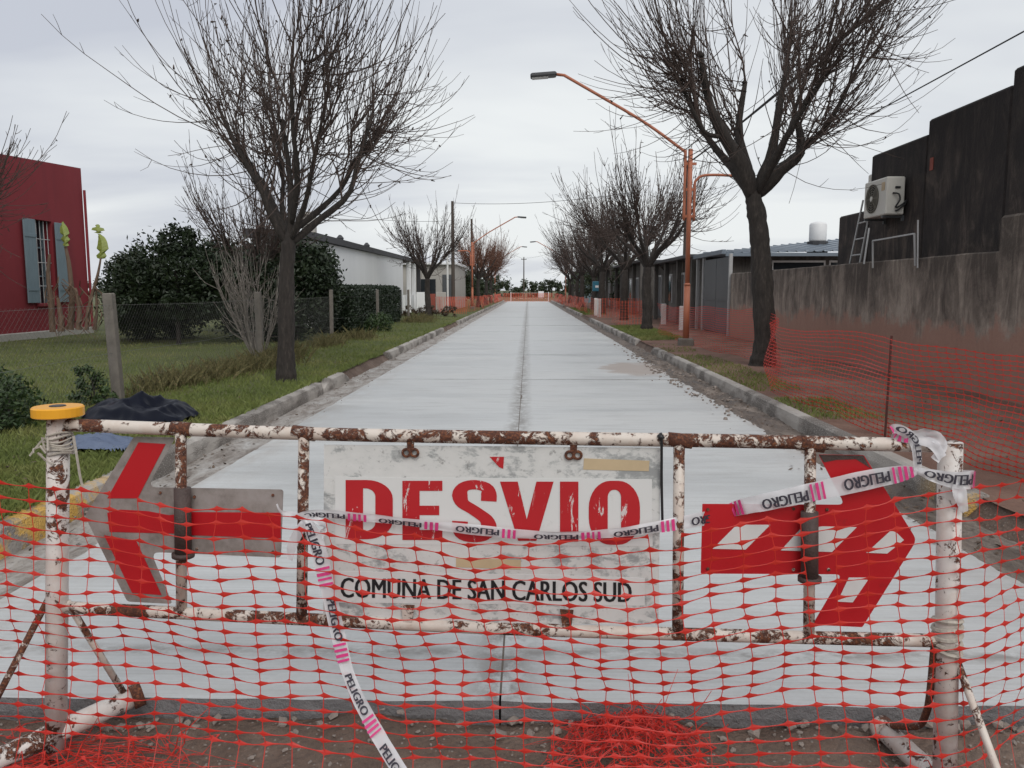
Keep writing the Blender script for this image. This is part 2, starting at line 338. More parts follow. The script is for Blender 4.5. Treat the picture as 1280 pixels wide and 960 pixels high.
# ------------------------------------------------------------------ mesh helpers
class MB:
    def __init__(s): s.v = []; s.f = []
    def add(s, vs, fs):
        o = len(s.v); s.v.extend(vs); s.f.extend([tuple(i + o for i in q) for q in fs])
    def box(s, a, b, M=None):
        x0, y0, z0 = a; x1, y1, z1 = b
        vs = [Vector(p) for p in ((x0, y0, z0), (x1, y0, z0), (x1, y1, z0), (x0, y1, z0), (x0, y0, z1), (x1, y0, z1), (x1, y1, z1), (x0, y1, z1))]
        if M is not None: vs = [M @ p for p in vs]
        s.add(vs, [(3, 2, 1, 0), (4, 5, 6, 7), (0, 1, 5, 4), (1, 2, 6, 5), (2, 3, 7, 6), (3, 0, 4, 7)]); return s
    def bevbox(s, a, b, r=0.01, M=None):       # box with chamfered vertical and top edges
        x0, y0, z0 = a; x1, y1, z1 = b
        def ring(z, k): return [(x0 + r + k, y0 + k, z), (x1 - r - k, y0 + k, z), (x1 - k, y0 + r + k, z), (x1 - k, y1 - r - k, z), (x1 - r - k, y1 - k, z), (x0 + r + k, y1 - k, z), (x0 + k, y1 - r - k, z), (x0 + k, y0 + r + k, z)]
        vs = []
        for z, k in ((z0, r), (z0 + r, 0), (z1 - r, 0), (z1, r)): vs += [Vector(p) for p in ring(z, k * 0.7)]
        if M is not None: vs = [M @ p for p in vs]
        fs = [tuple(range(7, -1, -1)), tuple(range(24, 32))]
        for k in range(3):
            for i in range(8):
                j = (i + 1) % 8; fs.append((k * 8 + i, k * 8 + j, k * 8 + 8 + j, k * 8 + 8 + i))
        s.add(vs, fs); return s
    def tube(s, pts, rad, n=8, cap=True, wob=0.0):
        pts = [Vector(p) for p in pts]; k = len(pts)
        if isinstance(rad, (int, float)): rad = [rad] * k
        o = len(s.v); t = (pts[1] - pts[0]).normalized()
        a = t.orthogonal().normalized()
        for i in range(k):
            t = (pts[min(i + 1, k - 1)] - pts[max(i - 1, 0)])
            if t.length < 1e-9: t = Vector((0, 0, 1))
            t.normalize(); a = (a - t * a.dot(t))
            a = a.normalized() if a.length > 1e-6 else t.orthogonal().normalized()
            c = t.cross(a); r = rad[i]
            for j in range(n):
                g = 2 * math.pi * j / n; q = r * (1 + (random.uniform(-wob, wob) if wob else 0))
                s.v.append(pts[i] + a * (math.cos(g) * q) + c * (math.sin(g) * q))
        for i in range(k - 1):
            for j in range(n):
                m = (j + 1) % n
                s.f.append((o + i * n + j, o + i * n + m, o + (i + 1) * n + m, o + (i + 1) * n + j))
        if cap:
            s.f.append(tuple(o + j for j in range(n - 1, -1, -1))); s.f.append(tuple(o + (k - 1) * n + j for j in range(n)))
        return s
    def slab(s, poly, n, th):             # planar polygon (points) given thickness along -n
        k = len(poly); n = Vector(n).normalized()
        vs = [Vector(p) for p in poly] + [Vector(p) - n * th for p in poly]
        fs = [tuple(range(k)), tuple(range(2 * k - 1, k - 1, -1))]
        for i in range(k): fs.append((i, i + k, (i + 1) % k + k, (i + 1) % k))
        s.add(vs, fs); return s
    def stone(s, c, r):
        c = Vector(c); base = [(0, 0, -0.6), (0.9, 0.2, -0.3), (0.1, 0.9, -0.35), (-0.85, 0.15, -0.3), (-0.1, -0.9, -0.3), (0.6, 0.6, 0.4), (-0.55, 0.55, 0.45), (-0.6, -0.5, 0.4), (0.55, -0.6, 0.45), (0, 0, 0.75)]
        q = Matrix.Rotation(random.uniform(0, 6.28), 3, 'Z') @ Matrix.Rotation(random.uniform(-.5, .5), 3, 'X')
        sx, sy, sz = random.uniform(.7, 1.3), random.uniform(.7, 1.3), random.uniform(.5, .9)
        vs = [c + q @ (Vector((x * sx, y * sy, z * sz)) * r * random.uniform(.8, 1.2)) for x, y, z in base]
        s.add(vs, [(0, 2, 1), (0, 3, 2), (0, 4, 3), (0, 1, 4), (1, 2, 5), (2, 6, 5), (2, 3, 6), (3, 7, 6), (3, 4, 7), (4, 8, 7), (4, 1, 8), (1, 5, 8), (5, 6, 9), (6, 7, 9), (7, 8, 9), (8, 5, 9)])
    def build(s, name, mat, parent=None, smooth=False, origin=None):
        me = bpy.data.meshes.new(name)
        if parent is not None: og = parent['_o']; og = Vector(og)
        elif origin is not None: og = Vector(origin)
        else:
            xs = [p[0] for p in s.v]; ys = [p[1] for p in s.v]; zs = [p[2] for p in s.v]
            og = Vector(((min(xs) + max(xs)) / 2, (min(ys) + max(ys)) / 2, min(zs)))
        me.from_pydata([(p[0] - og.x, p[1] - og.y, p[2] - og.z) for p in s.v], [], s.f)
        me.materials.append(MATS[mat])
        if smooth: me.polygons.foreach_set('use_smooth', [True] * len(me.polygons))
        me.update()
        o = bpy.data.objects.new(name, me); col.objects.link(o)
        o['_o'] = tuple(og)
        if parent is not None: o.parent = parent
        else: o.location = og
        return o

def tag(o, label, cat, group=None):
    o['label'] = label; o['category'] = cat
    if group: o['group'] = group
    return o
def thing(name, loc, label, cat, group=None):
    o = bpy.data.objects.new(name, None); col.objects.link(o); o.location = loc; o['_o'] = tuple(loc)
    o.empty_display_size = 0.2
    return tag(o, label, cat, group)
def struct(o, kind='structure'): o['kind'] = kind; return o
def dup(root, loc, rz=0, sc=1.0, label=None, mats=None):
    r = root.copy(); col.objects.link(r); r.location = loc; r.rotation_euler = (0, 0, rz); r.scale = (sc, sc, sc) if isinstance(sc, (int, float)) else sc
    if label: r['label'] = label
    for ch in list(root.children):
        c = ch.copy(); col.objects.link(c); c.parent = r
        if mats and ch.name.split('.')[0] in mats:
            c.data = ch.data.copy(); c.data.materials[0] = MATS[mats[ch.name.split('.')[0]]]
        for g in list(ch.children):
            d = g.copy(); col.objects.link(d); d.parent = c
    return r
def spline(pts, n):
    pts = [Vector(p) for p in pts]; k = len(pts); outp = []
    for i in range(n):
        t = i / (n - 1) * (k - 1); a = min(int(t), k - 2); f = t - a
        p0 = pts[max(a - 1, 0)]; p1 = pts[a]; p2 = pts[a + 1]; p3 = pts[min(a + 2, k - 1)]
        outp.append(0.5 * ((2 * p1) + (p2 - p0) * f + (2 * p0 - 5 * p1 + 4 * p2 - p3) * f * f + (3 * p1 - p0 - 3 * p2 + p3) * f ** 3))
    return outp
def nz(x, y, z=0.0, s=1.0): return mnoise.noise(Vector((x * s, y * s, z * s)))
def rrect(x0, y0, x1, y1, r, k=5):
    o = []
    for cx_, cy_, a0 in ((x1 - r, y1 - r, 0), (x0 + r, y1 - r, 90), (x0 + r, y0 + r, 180), (x1 - r, y0 + r, 270)):
        for i in range(k + 1):
            a = R(a0 + 90 * i / k); o.append((cx_ + r * math.cos(a), cy_ + r * math.sin(a)))
    return o
def grid(name, x0, x1, y0, y1, nx, ny, zf, mat, parent=None):
    m = MB()
    for j in range(ny + 1):
        for i in range(nx + 1):
            x = x0 + (x1 - x0) * i / nx; y = y0 + (y1 - y0) * j / ny; m.v.append((x, y, zf(x, y)))
    for j in range(ny):
        for i in range(nx):
            a = j * (nx + 1) + i; m.f.append((a, a + 1, a + nx + 2, a + nx + 1))
    return m.build(name, mat, parent, True)

KL, KR = -3.0, 2.93               # kerb faces
SL, SR = -2.58, 2.56              # slab edges
MIDX = -0.10
Y0 = 2.78                         # near edge of the poured slab
YEND = 104.0
exec_parts = []
# ================================================================== THE SETTING
struct(grid('ground', -900, 900, -300, 1500, 12, 12, lambda x, y: -0.18, 'ground_far'))
def z_dirt(x, y): return -0.115 + 0.018 * nz(x, y, 0, 2.3) + 0.012 * nz(x, y, 3, 7) + max(0, 1 - abs(y - 2.74) / .16) * (.055 + .06 * nz(x, 0, 8, 3.1) + .03 * nz(x, y, 8, 11))
struct(grid('dirt_ground', -9, 9, -3, 3.7, 170, 74, z_dirt, 'dirt'))
for xa, xb in ((-40, -9), (9, 40)): struct(grid('dirt_ground', xa, xb, -3, 3.7, 60, 14, z_dirt, 'dirt'))
def z_left(x, y): return -.27 * max(0, min(1, (3.95 - y) / .5)) + 0.12 + 0.05 * min(1, max(0, (KL - 0.2 - x) / 1.5)) + 0.02 * nz(x, y, 0, 0.8) + 0.008 * nz(x, y, 2, 4)
def z_right(x, y): return -.27 * max(0, min(1, (3.95 - y) / .5)) + 0.115 + 0.03 * min(1, max(0, (x - KR - 0.2) / 1.5)) + 0.02 * nz(x, y, 5, 0.9) + 0.012 * nz(x, y, 9, 3)
struct(grid('lawn', -40, KL - 0.13, 3.45, 48, 150, 150, z_left, 'lawn_soil'))
struct(grid('lawn', -40, KL - 0.13, 48, 108, 40, 40, z_left, 'lawn_soil'))
struct(grid('footpath', KR + 0.12, 6.6, 3.45, 30, 60, 180, z_right, 'footpath_earth'))
struct(grid('footpath', KR + 0.12, 6.6, 30, 108, 20, 60, z_right, 'footpath_earth'))
struct(grid('yard_ground', 6.6, 40, 3.45, 108, 20, 200, lambda x, y: 0.1 - .27 * max(0, min(1, (3.95 - y) / .5)), 'footpath_earth'))

struct(grid('joint_filler', SL + .02, SR - .02, Y0 + .06, YEND, 4, 200, lambda x, y: -0.009 + .003 * nz(x, y, 0, 6), 'joint_fill'))
road = bpy.data.objects.new('road', None); col.objects.link(road); road['kind'] = 'structure'; road['_o'] = (0, 0, 0)
joints = [Y0, 8.3]
while joints[-1] < YEND - 3: joints.append(joints[-1] + 5.12)
for j in range(len(joints) - 1):
    for (xa, xb) in ((SL, MIDX - 0.004), (MIDX + 0.004, SR)):
        m = MB()
        ya = joints[j] + 0.006; yb = joints[j + 1] - 0.006
        nx = 24; ny = 12
        dz = random.uniform(-0.003, 0.003)
        def yy(x, t):
            y = ya + (yb - ya) * t
            if j == 0: y += (1 - t) ** 6 * (0.025 * nz(x, 0, 1, 2.0) + 0.014 * nz(x, 0, 2, 9))
            return y
        def xx(x, t):
            e = min(abs(x - SL), abs(x - SR))
            return x
        for i in range(nx + 1):
            x = xa + (xb - xa) * i / nx
            prof = []
            for k in range(ny + 1):
                t = k / ny
                m.v.append((xx(x, t), yy(x, t), dz + (-0.005 if k in (0, ny) or i in (0, nx) else 0.0) + 0.003 * nz(x, t * 5 + j, 0, 1.2)))
        for i in range(nx):
            for k in range(ny):
                a = i * (ny + 1) + k; m.f.append((a, a + ny + 1, a + ny + 2, a + 1))
        # front and side faces
        o = len(m.v)
        for i in range(nx + 1):
            x = xa + (xb - xa) * i / nx
            m.v.append((xx(x, 0), yy(x, 0) + 0.012 * nz(x, 3, 0, 5) * (j == 0) - 0.006 * (j == 0), -0.06)); m.v.append((x, yy(x, 0) + 0.01, -0.17))
        for i in range(nx):
            a = i * (ny + 1); b2 = (i + 1) * (ny + 1)
            m.f.append((a, o + i * 2, o + i * 2 + 2, b2)); m.f.append((o + i * 2, o + i * 2 + 1, o + i * 2 + 3, o + i * 2 + 2))
        o = len(m.v)
        for i, side in ((0, 0), (nx, nx)):
            for k in range(ny + 1):
                x = m.v[side * (ny + 1) + k]; m.v.append((x[0], x[1], -0.17))
            for k in range(ny):
                a = side * (ny + 1) + k; q = (a, a + 1, o + k + 1, o + k)
                m.f.append(q if side == 0 else q[::-1])
            o = len(m.v)
        sb_ = m.build('slab', 'road_concrete', road); sb_.data.materials.append(MATS['raw_concrete'])
        for pl in sb_.data.polygons:
            if pl.index >= nx * ny: pl.material_index = 1

def z_gl(x, y): return -0.024 + 0.016 * nz(x, y, 0, 1.5) + 0.012 * nz(x, y, 1, 6) + .012 * nz(x, y, 6, 17) - .11 * max(0, (x - SL) / .45) + .022 * max(0, -abs(x - SL) / .12 + 1)
struct(grid('gutter', KL - 0.05, SL + 0.45, 3.0, 108, 18, 900, z_gl, 'gutter_concrete'))
def z_mud(x, y):
    m_ = math.exp(-((y - 14.5) / 5.0) ** 2)
    z = -0.022 + 0.014 * nz(x, y, 2, 1.6) + (0.012 + 0.06 * m_) * max(0, nz(x, y, 3, 2.6)) + (.010 + 0.035 * m_) * nz(x, y, 3, 8) + (.006 + .012 * m_) * nz(x, y, 5, 19) + .024 * max(0, -abs(x - SR) / .12 + 1)
    return z - (.12 - .03 * m_) * max(0, (SR - x) / .45)
struct(grid('gutter', SR - 0.45, KR + 0.05, 3.0, 40, 24, 900, z_mud, 'gutter_mud'))
struct(grid('gutter', SR - 0.45, KR + 0.05, 40, 108, 12, 300, z_mud, 'gutter_mud'))

def kerb(xf, side, ya, yb, ends=0.4):
    n = max(4, int((yb - ya) / 0.22)); m = MB()
    prof = [(0.0, -0.12), (0.012, 0.05), (0.03, 0.125), (0.055, 0.142), (0.14, 0.145), (0.165, 0.13), (0.17, -0.12)]
    for i in range(n + 1):
        y = ya + (yb - ya) * i / n
        h = min(1, (y - ya) / ends + 0.25, (yb - y) / ends + 0.25) if ends else 1
        wob = 0.02 * nz(y, xf, 0, 0.16)
        for k, (px, pz) in enumerate(prof):
            j_ = 0.0035 * nz(y * 1.3, px * 20, pz * 10, 1.0)
            m.v.append((xf + side * (px + wob + j_), y, (pz + 0.12) * h - 0.12 + 0.7 * j_))
    k = len(prof)
    for i in range(n):
        for q in range(k - 1):
            a = i * k + q; f = (a, a + 1, a + k + 1, a + k); m.f.append(f if side > 0 else f[::-1])
    m.f.append(tuple(range(k))); m.f.append(tuple(n * k + q for q in range(k)))
    return struct(m.build('kerb', 'kerb_concrete'))
yl = [(3.7, 5.62), (5.635, 8.63), (8.645, 11.6), (11.615, 13.55)]
for i, (a, b) in enumerate(yl): kerb(KL, -1, a, b, 0 if i < 3 else 0.5)
a = 17.3
while a < 100:
    b = a + random.uniform(5.4, 6.2)
    if not (27.5 < a < 30 or 58 < a < 61): kerb(KL, -1, a, b - 0.006, 0)
    a = b
for (a, b) in ((3.7, 4.62), (5.3, 8.3), (8.315, 11.4), (11.415, 14.4), (14.415, 17.3)): kerb(KR, 1, a, b, 0 if b != 4.62 else 0.15)
kerb(KR, 1, 17.315, 19.4, 0.5)
a = 22.0
while a < 100:
    b = a + random.uniform(5.4, 6.2)
    if not (38 < a < 41 or 62 < a < 65): kerb(KR, 1, a, b - 0.006, 0)
    a = b

def bank(x0, x1, zf, m_):
    struct(grid('verge_bank', x0, x1, 3.7, 108, 4, 300, lambda x, y: (lambda f: -.03 + (zf(x1 if abs(x1) > abs(x0) else x0, y) + .02) * f - .004)(abs(x - (x0 if abs(x0) < abs(x1) else x1)) / abs(x1 - x0)), m_))
bank(KL - .16, KL - .01, z_left, 'dirt')
bank(KR + .01, KR + .15, z_right, 'dirt')
# loose stones and clods: nobody could count them
m = MB()
for i in range(1500):
    x = random.uniform(-2.6, 2.6); y = random.uniform(1.9, Y0 - 0.04); r = random.choice((0.004, 0.006, 0.006, 0.009, 0.013)) * random.uniform(.7, 1.3)
    m.stone((x, y, z_dirt(x, y) + r * 0.3), r)
for i in range(110):       # crumbled cement along the slab edge
    x = random.uniform(-2.5, 2.5); y = Y0 - random.uniform(-0.01, 0.09) + 0.025 * nz(x, 0, 1, 2.0); r = random.uniform(0.008, 0.028)
    m.stone((x, y, z_dirt(x, y) + r * 0.35), r)
tag(struct(m.build('gravel', 'rubble_stone'), 'stuff'), 'loose stones and crumbs of cement on the brown dirt before the slab', 'gravel')
m = MB()
for i in range(420):
    y = random.gauss(14.5, 3.0); y = max(8, min(24, y)); x = random.uniform(SR - 0.25, KR - 0.01)
    if random.random() < 0.10: x -= random.uniform(0, 0.3)
    r = random.choice((0.008, 0.012, 0.018, 0.03)) * random.uniform(.7, 1.3)
    m.stone((x, y, (z_mud(x, y) if x > SR else 0) + r * 0.3), r)
for i in range(300):
    y = random.uniform(4, 60); x = random.uniform(SL - 0.5, SL + 0.1); r = random.uniform(0.006, 0.016)
    m.stone((x, y, -0.005 + r * 0.3), r)
tag(struct(m.build('rubble', 'rubble_stone'), 'stuff'), 'mud clods and rubble lying along the gutters', 'rubble')

m = MB(); random.seed(61)
for i in range(700):
    sd_ = random.random() < .5; y = 1 / (1 / 40 + (1 / 4.5 - 1 / 40) * random.random())
    if sd_: x = KL + abs(random.gauss(0, .22)) + .02 if random.random() < .5 else KL - .2 - random.random() * 1.6; z = (z_gl(x, y) if x > KL else z_left(x, y) + .03)
    else: x = KR - abs(random.gauss(0, .3)) - .02 if random.random() < .5 else KR + .2 + random.random() * 2.2; z = (max(z_mud(x, y), 0 if x < SR else -1) if x < KR else z_right(x, y) + .015)
    c_ = Vector((x, y, z + .008)); a_ = Vector((random.gauss(0, 1), random.gauss(0, 1), random.gauss(0, .25))).normalized() * random.uniform(.012, .03); b_ = Vector((-a_.y, a_.x, random.gauss(0, .008))) * .5
    o = len(m.v); m.v += [c_ - a_, c_ + b_, c_ + a_, c_ - b_]; m.f.append((o, o + 1, o + 2, o + 3))
tag(struct(m.build('leaf_litter', 'leaf_brown'), 'stuff'), 'fallen brown leaves scattered along gutters and verges', 'leaves')
# grass
def grass(name, label, regions, mat):
    m = MB()
    for (n, xf, yf, zf, h0, h1, wd) in regions:
        for i in range(n):
            y = yf(); x = xf(y)
            if x is None: continue
            z = zf(x, y); h = random.uniform(h0, h1); g = random.uniform(0, 6.28); wv = wd * random.uniform(.6, 1.3) * (1 + y * 0.03)
            dx, dy = math.cos(g) * wv, math.sin(g) * wv; lx, ly = random.gauss(0, h * .45), random.gauss(0, h * .45)
            o = len(m.v)
            m.v += [(x - dx, y - dy, z - 0.01), (x + dx, y + dy, z - 0.01), (x + lx * .4 + dx * .6, y + ly * .4 + dy * .6, z + h * .6), (x + lx, y + ly, z + h)]
            m.f += [(o, o + 1, o + 2), (o, o + 2, o + 3)]
    tag(struct(m.build(name, mat), 'stuff'), label, 'grass')
def ynear(a, b):               # more blades close by
    return lambda: 1 / (1 / b + (1 / a - 1 / b) * random.random())
def xverge(y):
    x = KL - 0.15 - random.random() ** 1.3 * 2.2; return x
def xlawn(y): return -random.uniform(5.0, min(14, 0.72 * y + 1.5)) if 0.72 * y + 1.5 > 5 else None
grass('grass', 'green lawn grass and verge along the left kerb', [
    (60000, xverge, ynear(3.6, 40), z_left, 0.02, 0.075, 0.0035),
    (3000, lambda y: KL - 0.12 - abs(random.gauss(0, 0.05)), ynear(3.6, 60), z_left, 0.03, 0.10, 0.004),
    (50000, xlawn, ynear(5.0, 30), z_left, 0.02, 0.06, 0.004)], 'grass_blade')
def weed(y):
    c = random.choice(WEEDS); weed.c = c; return c[0] + random.gauss(0, c[2])
WEEDS = [(-4.75, 12.2, .25), (-4.7, 12.9, .25), (-4.6, 13.6, .3), (-4.85, 11.5, .3), (-4.7, 14.6, .35), (-4.9, 16.0, .3), (-4.9, 10.6, .2), (-4.8, 19, .3), (-4.7, 22, .4), (-4.6, 33, .5), (-4.8, 36, .5)]
m = MB()
for i in range(9000):
    c = random.choice(WEEDS); x = c[0] + random.gauss(0, c[2] * .6); y = c[1] + random.gauss(0, .45); z = z_left(x, y)
    h = abs(random.gauss(.07, .10)) + .03; g = random.uniform(0, 6.28); wv = .006; dx, dy = math.cos(g) * wv, math.sin(g) * wv
    lx, ly = random.gauss(0, h * .4), random.gauss(0, h * .4); o = len(m.v)
    m.v += [(x - dx, y - dy, z - .01), (x + dx, y + dy, z - .01), (x + lx * .4 + dx, y + ly * .4 + dy, z + h * .6), (x + lx, y + ly, z + h)]
    m.f += [(o, o + 1, o + 2), (o, o + 2, o + 3)]
tag(struct(m.build('weeds', 'dry_grass'), 'stuff'), 'tall dry brownish weeds along the wire fence', 'weeds')
def xr(a, b): return lambda y: random.uniform(a, b) if nz(y, 1, 0, 0.9) > -0.15 else None
grass('grass', 'patches of short green grass beside the right kerb', [
    (5500, xr(KR + 0.13, KR + 0.9), ynear(8.5, 20), z_right, 0.02, 0.06, 0.004),
    (9000, lambda y: random.uniform(KR + 0.15, 4.4), lambda: random.uniform(22.0, 30.5), z_right, 0.03, 0.08, 0.006),
    (3000, lambda y: random.uniform(KR + 0.15, 4.2), lambda: random.uniform(44, 60), z_right, 0.04, 0.1, 0.012)], 'grass_blade')

# ================================================================== BUILDINGS, right side
WX = 5.90
gw = thing('garden_wall', (WX, 16, 0), 'long low grey plastered wall streaked with mould and salmon stained below', 'wall')
def wallgrid(mb, x, ya, yb, z0, zt, th, n):
    for i in range(n):
        y0 = ya + (yb - ya) * i / n; y1 = ya + (yb - ya) * (i + 1) / n
    return mb
m = MB(); n = 60; ya, yb = 10.25, 23.6; th = 0.15
for i in range(n + 1):
    y = ya + (yb - ya) * i / n; zt = 1.985 + 0.012 * nz(y, 0, 0, 1.5) - 0.02 * (y - ya) / (yb - ya)
    m.v += [(WX + 0.008 * nz(y, 0, 2, .8), y, 0.0), (WX + 0.008 * nz(y, 1, 2, .8), y, 0.9), (WX + 0.004, y, zt - 0.02), (WX + 0.02, y, zt), (WX + th - .02, y, zt + .004), (WX + th, y, zt - .02), (WX + th, y, 0)]
for i in range(n):
    for q in range(6): a = i * 7 + q; m.f.append((a, a + 7, a + 8, a + 1))
m.f.append((6, 5, 4, 3, 2, 1, 0)); m.f.append(tuple(n * 7 + q for q in range(7)))
m.build('wall', 'wall_plaster', gw)
m = MB(); m.bevbox((WX - 0.03, 8.4, 0), (WX + 0.2, 10.247, 2.41), 0.03); m.build('pillar', 'wall_plaster', gw)
m = MB(); m.bevbox((WX - 0.01, 3.6, 0), (WX + 0.14, 8.397, 2.3), 0.02); m.build('wall', 'wall_plaster', gw)

DX = 6.5
hb = thing('house', (8.5, 12, 0), 'dark mould blackened house with stepped parapet behind the grey wall', 'house')
h1, h2, h3, h4, h5 = onx(1049, 271, DX), onx(1090, 195, DX), onx(1160, 168, DX), onx(1161, 150, DX), onx(1266, 100, DX)
for (y0, y1, zt) in ((h2.y + .003, h1.y, h1.z), (h3.y + .003, h2.y, h2.z), (h5.y + .003, h3.y, h4.z), (5.0, h5.y, h5.z + .14)):
    m = MB(); m.bevbox((DX, y0, 0), (12.5, y1, zt), 0.03); m.build('wall', 'mouldy_plaster', hb)
q_ = onx(1165, 205, DX); m = MB(); m.box((DX - 0.012, q_.y - .05, q_.z - .1), (DX - 0.002, q_.y + .05, q_.z + .1)); m.build('brick_patch', 'tile_red', hb)
m = MB()
for z in (3.7, 3.785, 3.87): pass
# small white vent box on the roof edge
m = MB(); m.bevbox((DX + 0.03, h2.y + .02, h1.z - .05), (DX + 0.22, h2.y + .2, onx(1086, 218, DX).z), 0.02); m.build('vent_box', 'ac_white', hb)

# air conditioner
q_ = onx(1131, 268, DX - .03); ay0, az = q_.y, q_.z; ay1 = ay0 + .92
ac = thing('air_conditioner', (DX - 0.2, (ay0 + ay1) / 2, az), 'cream outdoor air conditioning unit hung on the dark house wall', 'air conditioner')
m = MB(); m.bevbox((DX - 0.36, ay0, az), (DX - 0.045, ay1, az + 0.64), 0.018); m.build('casing', 'ac_white', ac)
m = MB(); c = Vector((DX - 0.362, ay0 + .56, az + 0.32))
rng = [c + Vector((0, 0.25 * math.cos(a_), 0.25 * math.sin(a_))) for a_ in [2 * math.pi * i / 28 for i in range(28)]]
m.slab([p + Vector((-0.004, 0, 0)) for p in rng], (-1, 0, 0), 0.006); fan = m.build('fan_opening', 'dark_interior', ac)
m = MB()
for r_ in (0.06, 0.10, 0.14, 0.18, 0.22, 0.25):
    m.tube([c + Vector((-0.014, r_ * math.cos(2 * math.pi * i / 24), r_ * math.sin(2 * math.pi * i / 24))) for i in range(25)], 0.006, 4, False)
for k in range(8):
    a_ = math.pi * k / 4; m.tube([c + Vector((-0.016, 0, 0)), c + Vector((-0.016, 0.25 * math.cos(a_), 0.25 * math.sin(a_)))], 0.005, 4)
m.build('fan_guard', 'ac_grille', fan)
m = MB(); m.tube([c + Vector((-0.008, 0, 0)), c + Vector((-0.028, 0, 0))], 0.045, 12); m.build('fan_hub', 'ac_white', fan)
m = MB(); m.box((DX - 0.366, ay0 + .08, az + 0.42), (DX - 0.3605, ay0 + .2, az + 0.56)); m.build('rating_plate', 'faded_tape', ac)
m = MB(); m.bevbox((DX - 0.22, ay0 - 0.018, az + 0.44), (DX - 0.13, ay0 - 0.002, az + 0.475), 0.004); m.build('handle', 'black_plastic', ac)
m = MB()
m.tube(spline([(DX - .26, ay0 - .01, az + .36), (DX - .18, ay0 - .06, az + .34), (DX - .16, ay0 - .07, az + .24), (DX - .22, ay0 - .05, az + .12), (DX - .14, ay0 - .04, az + .14), (DX - .02, ay0 - .04, az + .24)], 16), 0.014, 6)
m.tube(spline([(DX - .2, ay0 - .01, az + .06), (DX - .16, ay0 - .04, az + .08), (DX - .02, ay0 - .03, az + .2)], 10), 0.012, 6)
m.build('pipe', 'black_plastic', ac, True)
for y in (ay0 + 0.1, ay1 - 0.1):
    m = MB(); m.box((DX - 0.38, y - .02, az - .045), (DX - .002, y + .02, az - .008)); m.box((DX - .04, y - .022, az - .1), (DX - .003, y + .022, az - .046)); m.build('bracket', 'gate_grey', ac)

# ladder leaning between the wall and the house
ld = thing('ladder', (6.2, 15.2, 1.0), 'grey metal ladder leaning on the dark house behind the wall', 'ladder')
P0, P1 = at(1061, 328, 15.75), at(1079, 250, 15.6); Q0, Q1 = at(1074, 330, 15.2), at(1086, 272, 15.05)
P0 = P0 + (P0 - P1) * .9; Q0 = Q0 + (Q0 - Q1) * 1.2; P0.x = max(P0.x, 6.1); Q0.x = max(Q0.x, 6.1)
for a, b in ((P0, P1), (Q0, Q1)): m = MB(); m.tube([a, b], 0.018, 6); m.build('side_rail', 'galvanised', ld)
dP = (P1 - P0) / (P1.z - P0.z); dQ = (Q1 - Q0) / (Q1.z - Q0.z)
for z in (1.25, 1.55, 1.85, 2.15, 2.45, 2.75):
    m = MB(); m.tube([P0 + dP * (z - P0.z), Q0 + dQ * (z - Q0.z)], 0.014, 6); m.build('rung', 'galvanised', ld)
# angle iron frame and rod behind the wall
mf = thing('metal_frame', at(1115, 322, 13.2), 'thin pale metal frame standing against the dark house behind the wall', 'frame')
fa, fb, fc, fd = at(1091, 335, 13.75), at(1091, 301, 13.75), at(1143, 292, 12.35), at(1144, 332, 12.35)
for a, b in ((fa, fb), (fb, fc), (fc, fd)): m = MB(); m.tube([a, b], 0.016, 4); m.build('bar', 'galvanised', mf)
m = MB(); m.tube([at(1147, 335, 12.3), at(1147.5, 275, 12.3)], 0.013, 6); m.build('rod', 'galvanised', mf)
m = MB(); m.tube([at(1080, 330, 14.0), at(1086.5, 285, 14.0)], 0.016, 6); m.build('strut', 'galvanised', mf)

# carport with sheet metal roof and grey gate
cp = thing('carport', (7.5, 26, 0), 'low carport with blue grey sheet roof beyond the grey wall', 'carport')
m = MB(); m.box((6.25, 25.1, 0), (12.0, 25.3, 2.52)); m.build('wall', 'grey_render', cp)
nr = 22
for i in range(nr):       # each roof sheet with its rib
    x0 = 5.95 + i * 0.27; x1 = x0 + 0.262
    za = lambda x: 2.60 + 0.02 * (x - 6); zb = lambda x: 2.76 + 0.10 * (x - 5.95)
    m = MB(); ya, yb = 24.55, 28.6
    pr = [(x0, 0), (x0 + .19, 0), (x0 + .205, .03), (x0 + .245, .03), (x1, 0)]
    for (px, pz) in pr: m.v += [(px, ya, za(px) + pz), (px, yb, zb(px) + pz), (px, ya, za(px) + pz - .02), (px, yb, zb(px) + pz - .02)]
    for q in range(4): a = q * 4; m.f += [(a, a + 4, a + 5, a + 1), (a + 2, a + 3, a + 7, a + 6), (a, a + 2, a + 6, a + 4)]
    m.build('roof_sheet', 'roof_blue', cp)
m = MB(); m.bevbox((5.82, 24.45, 2.56), (5.945, 28.7, 2.70), 0.01); m.build('gutter_trim', 'roof_blue', cp)
m = MB(); m.box((5.95, 24.5, 2.50), (12, 24.545, 2.60)); m.build('fascia', 'roof_blue', cp)
for (xa, xb) in ((7.55, 9.1), (9.3, 11.0)):
    m = MB(); m.box((xa, 25.075, 1.9), (xb, 25.097, 2.33)); wd = m.build('window', 'window_glass', cp)
    for q in ((xa - .04, 2.33, xb + .04, 2.39), (xa - .04, 1.85, xa, 2.33), (xb, 1.85, xb + .04, 2.33)):
        m = MB(); m.box((q[0], 25.05, q[1]), (q[2], 25.095, q[3])); m.build('frame', 'frame_paint', wd)
m = MB(); m.box((7.2, 24.9, 1.7), (7.42, 25.0, 2.38)); m.build('curtain', 'white_paint', cp)
gt = thing('gate', (WX, 25.5, 0), 'tall dark grey sheet metal gate beside the carport', 'gate')
gy = [23.75, 25.4, 27.2]
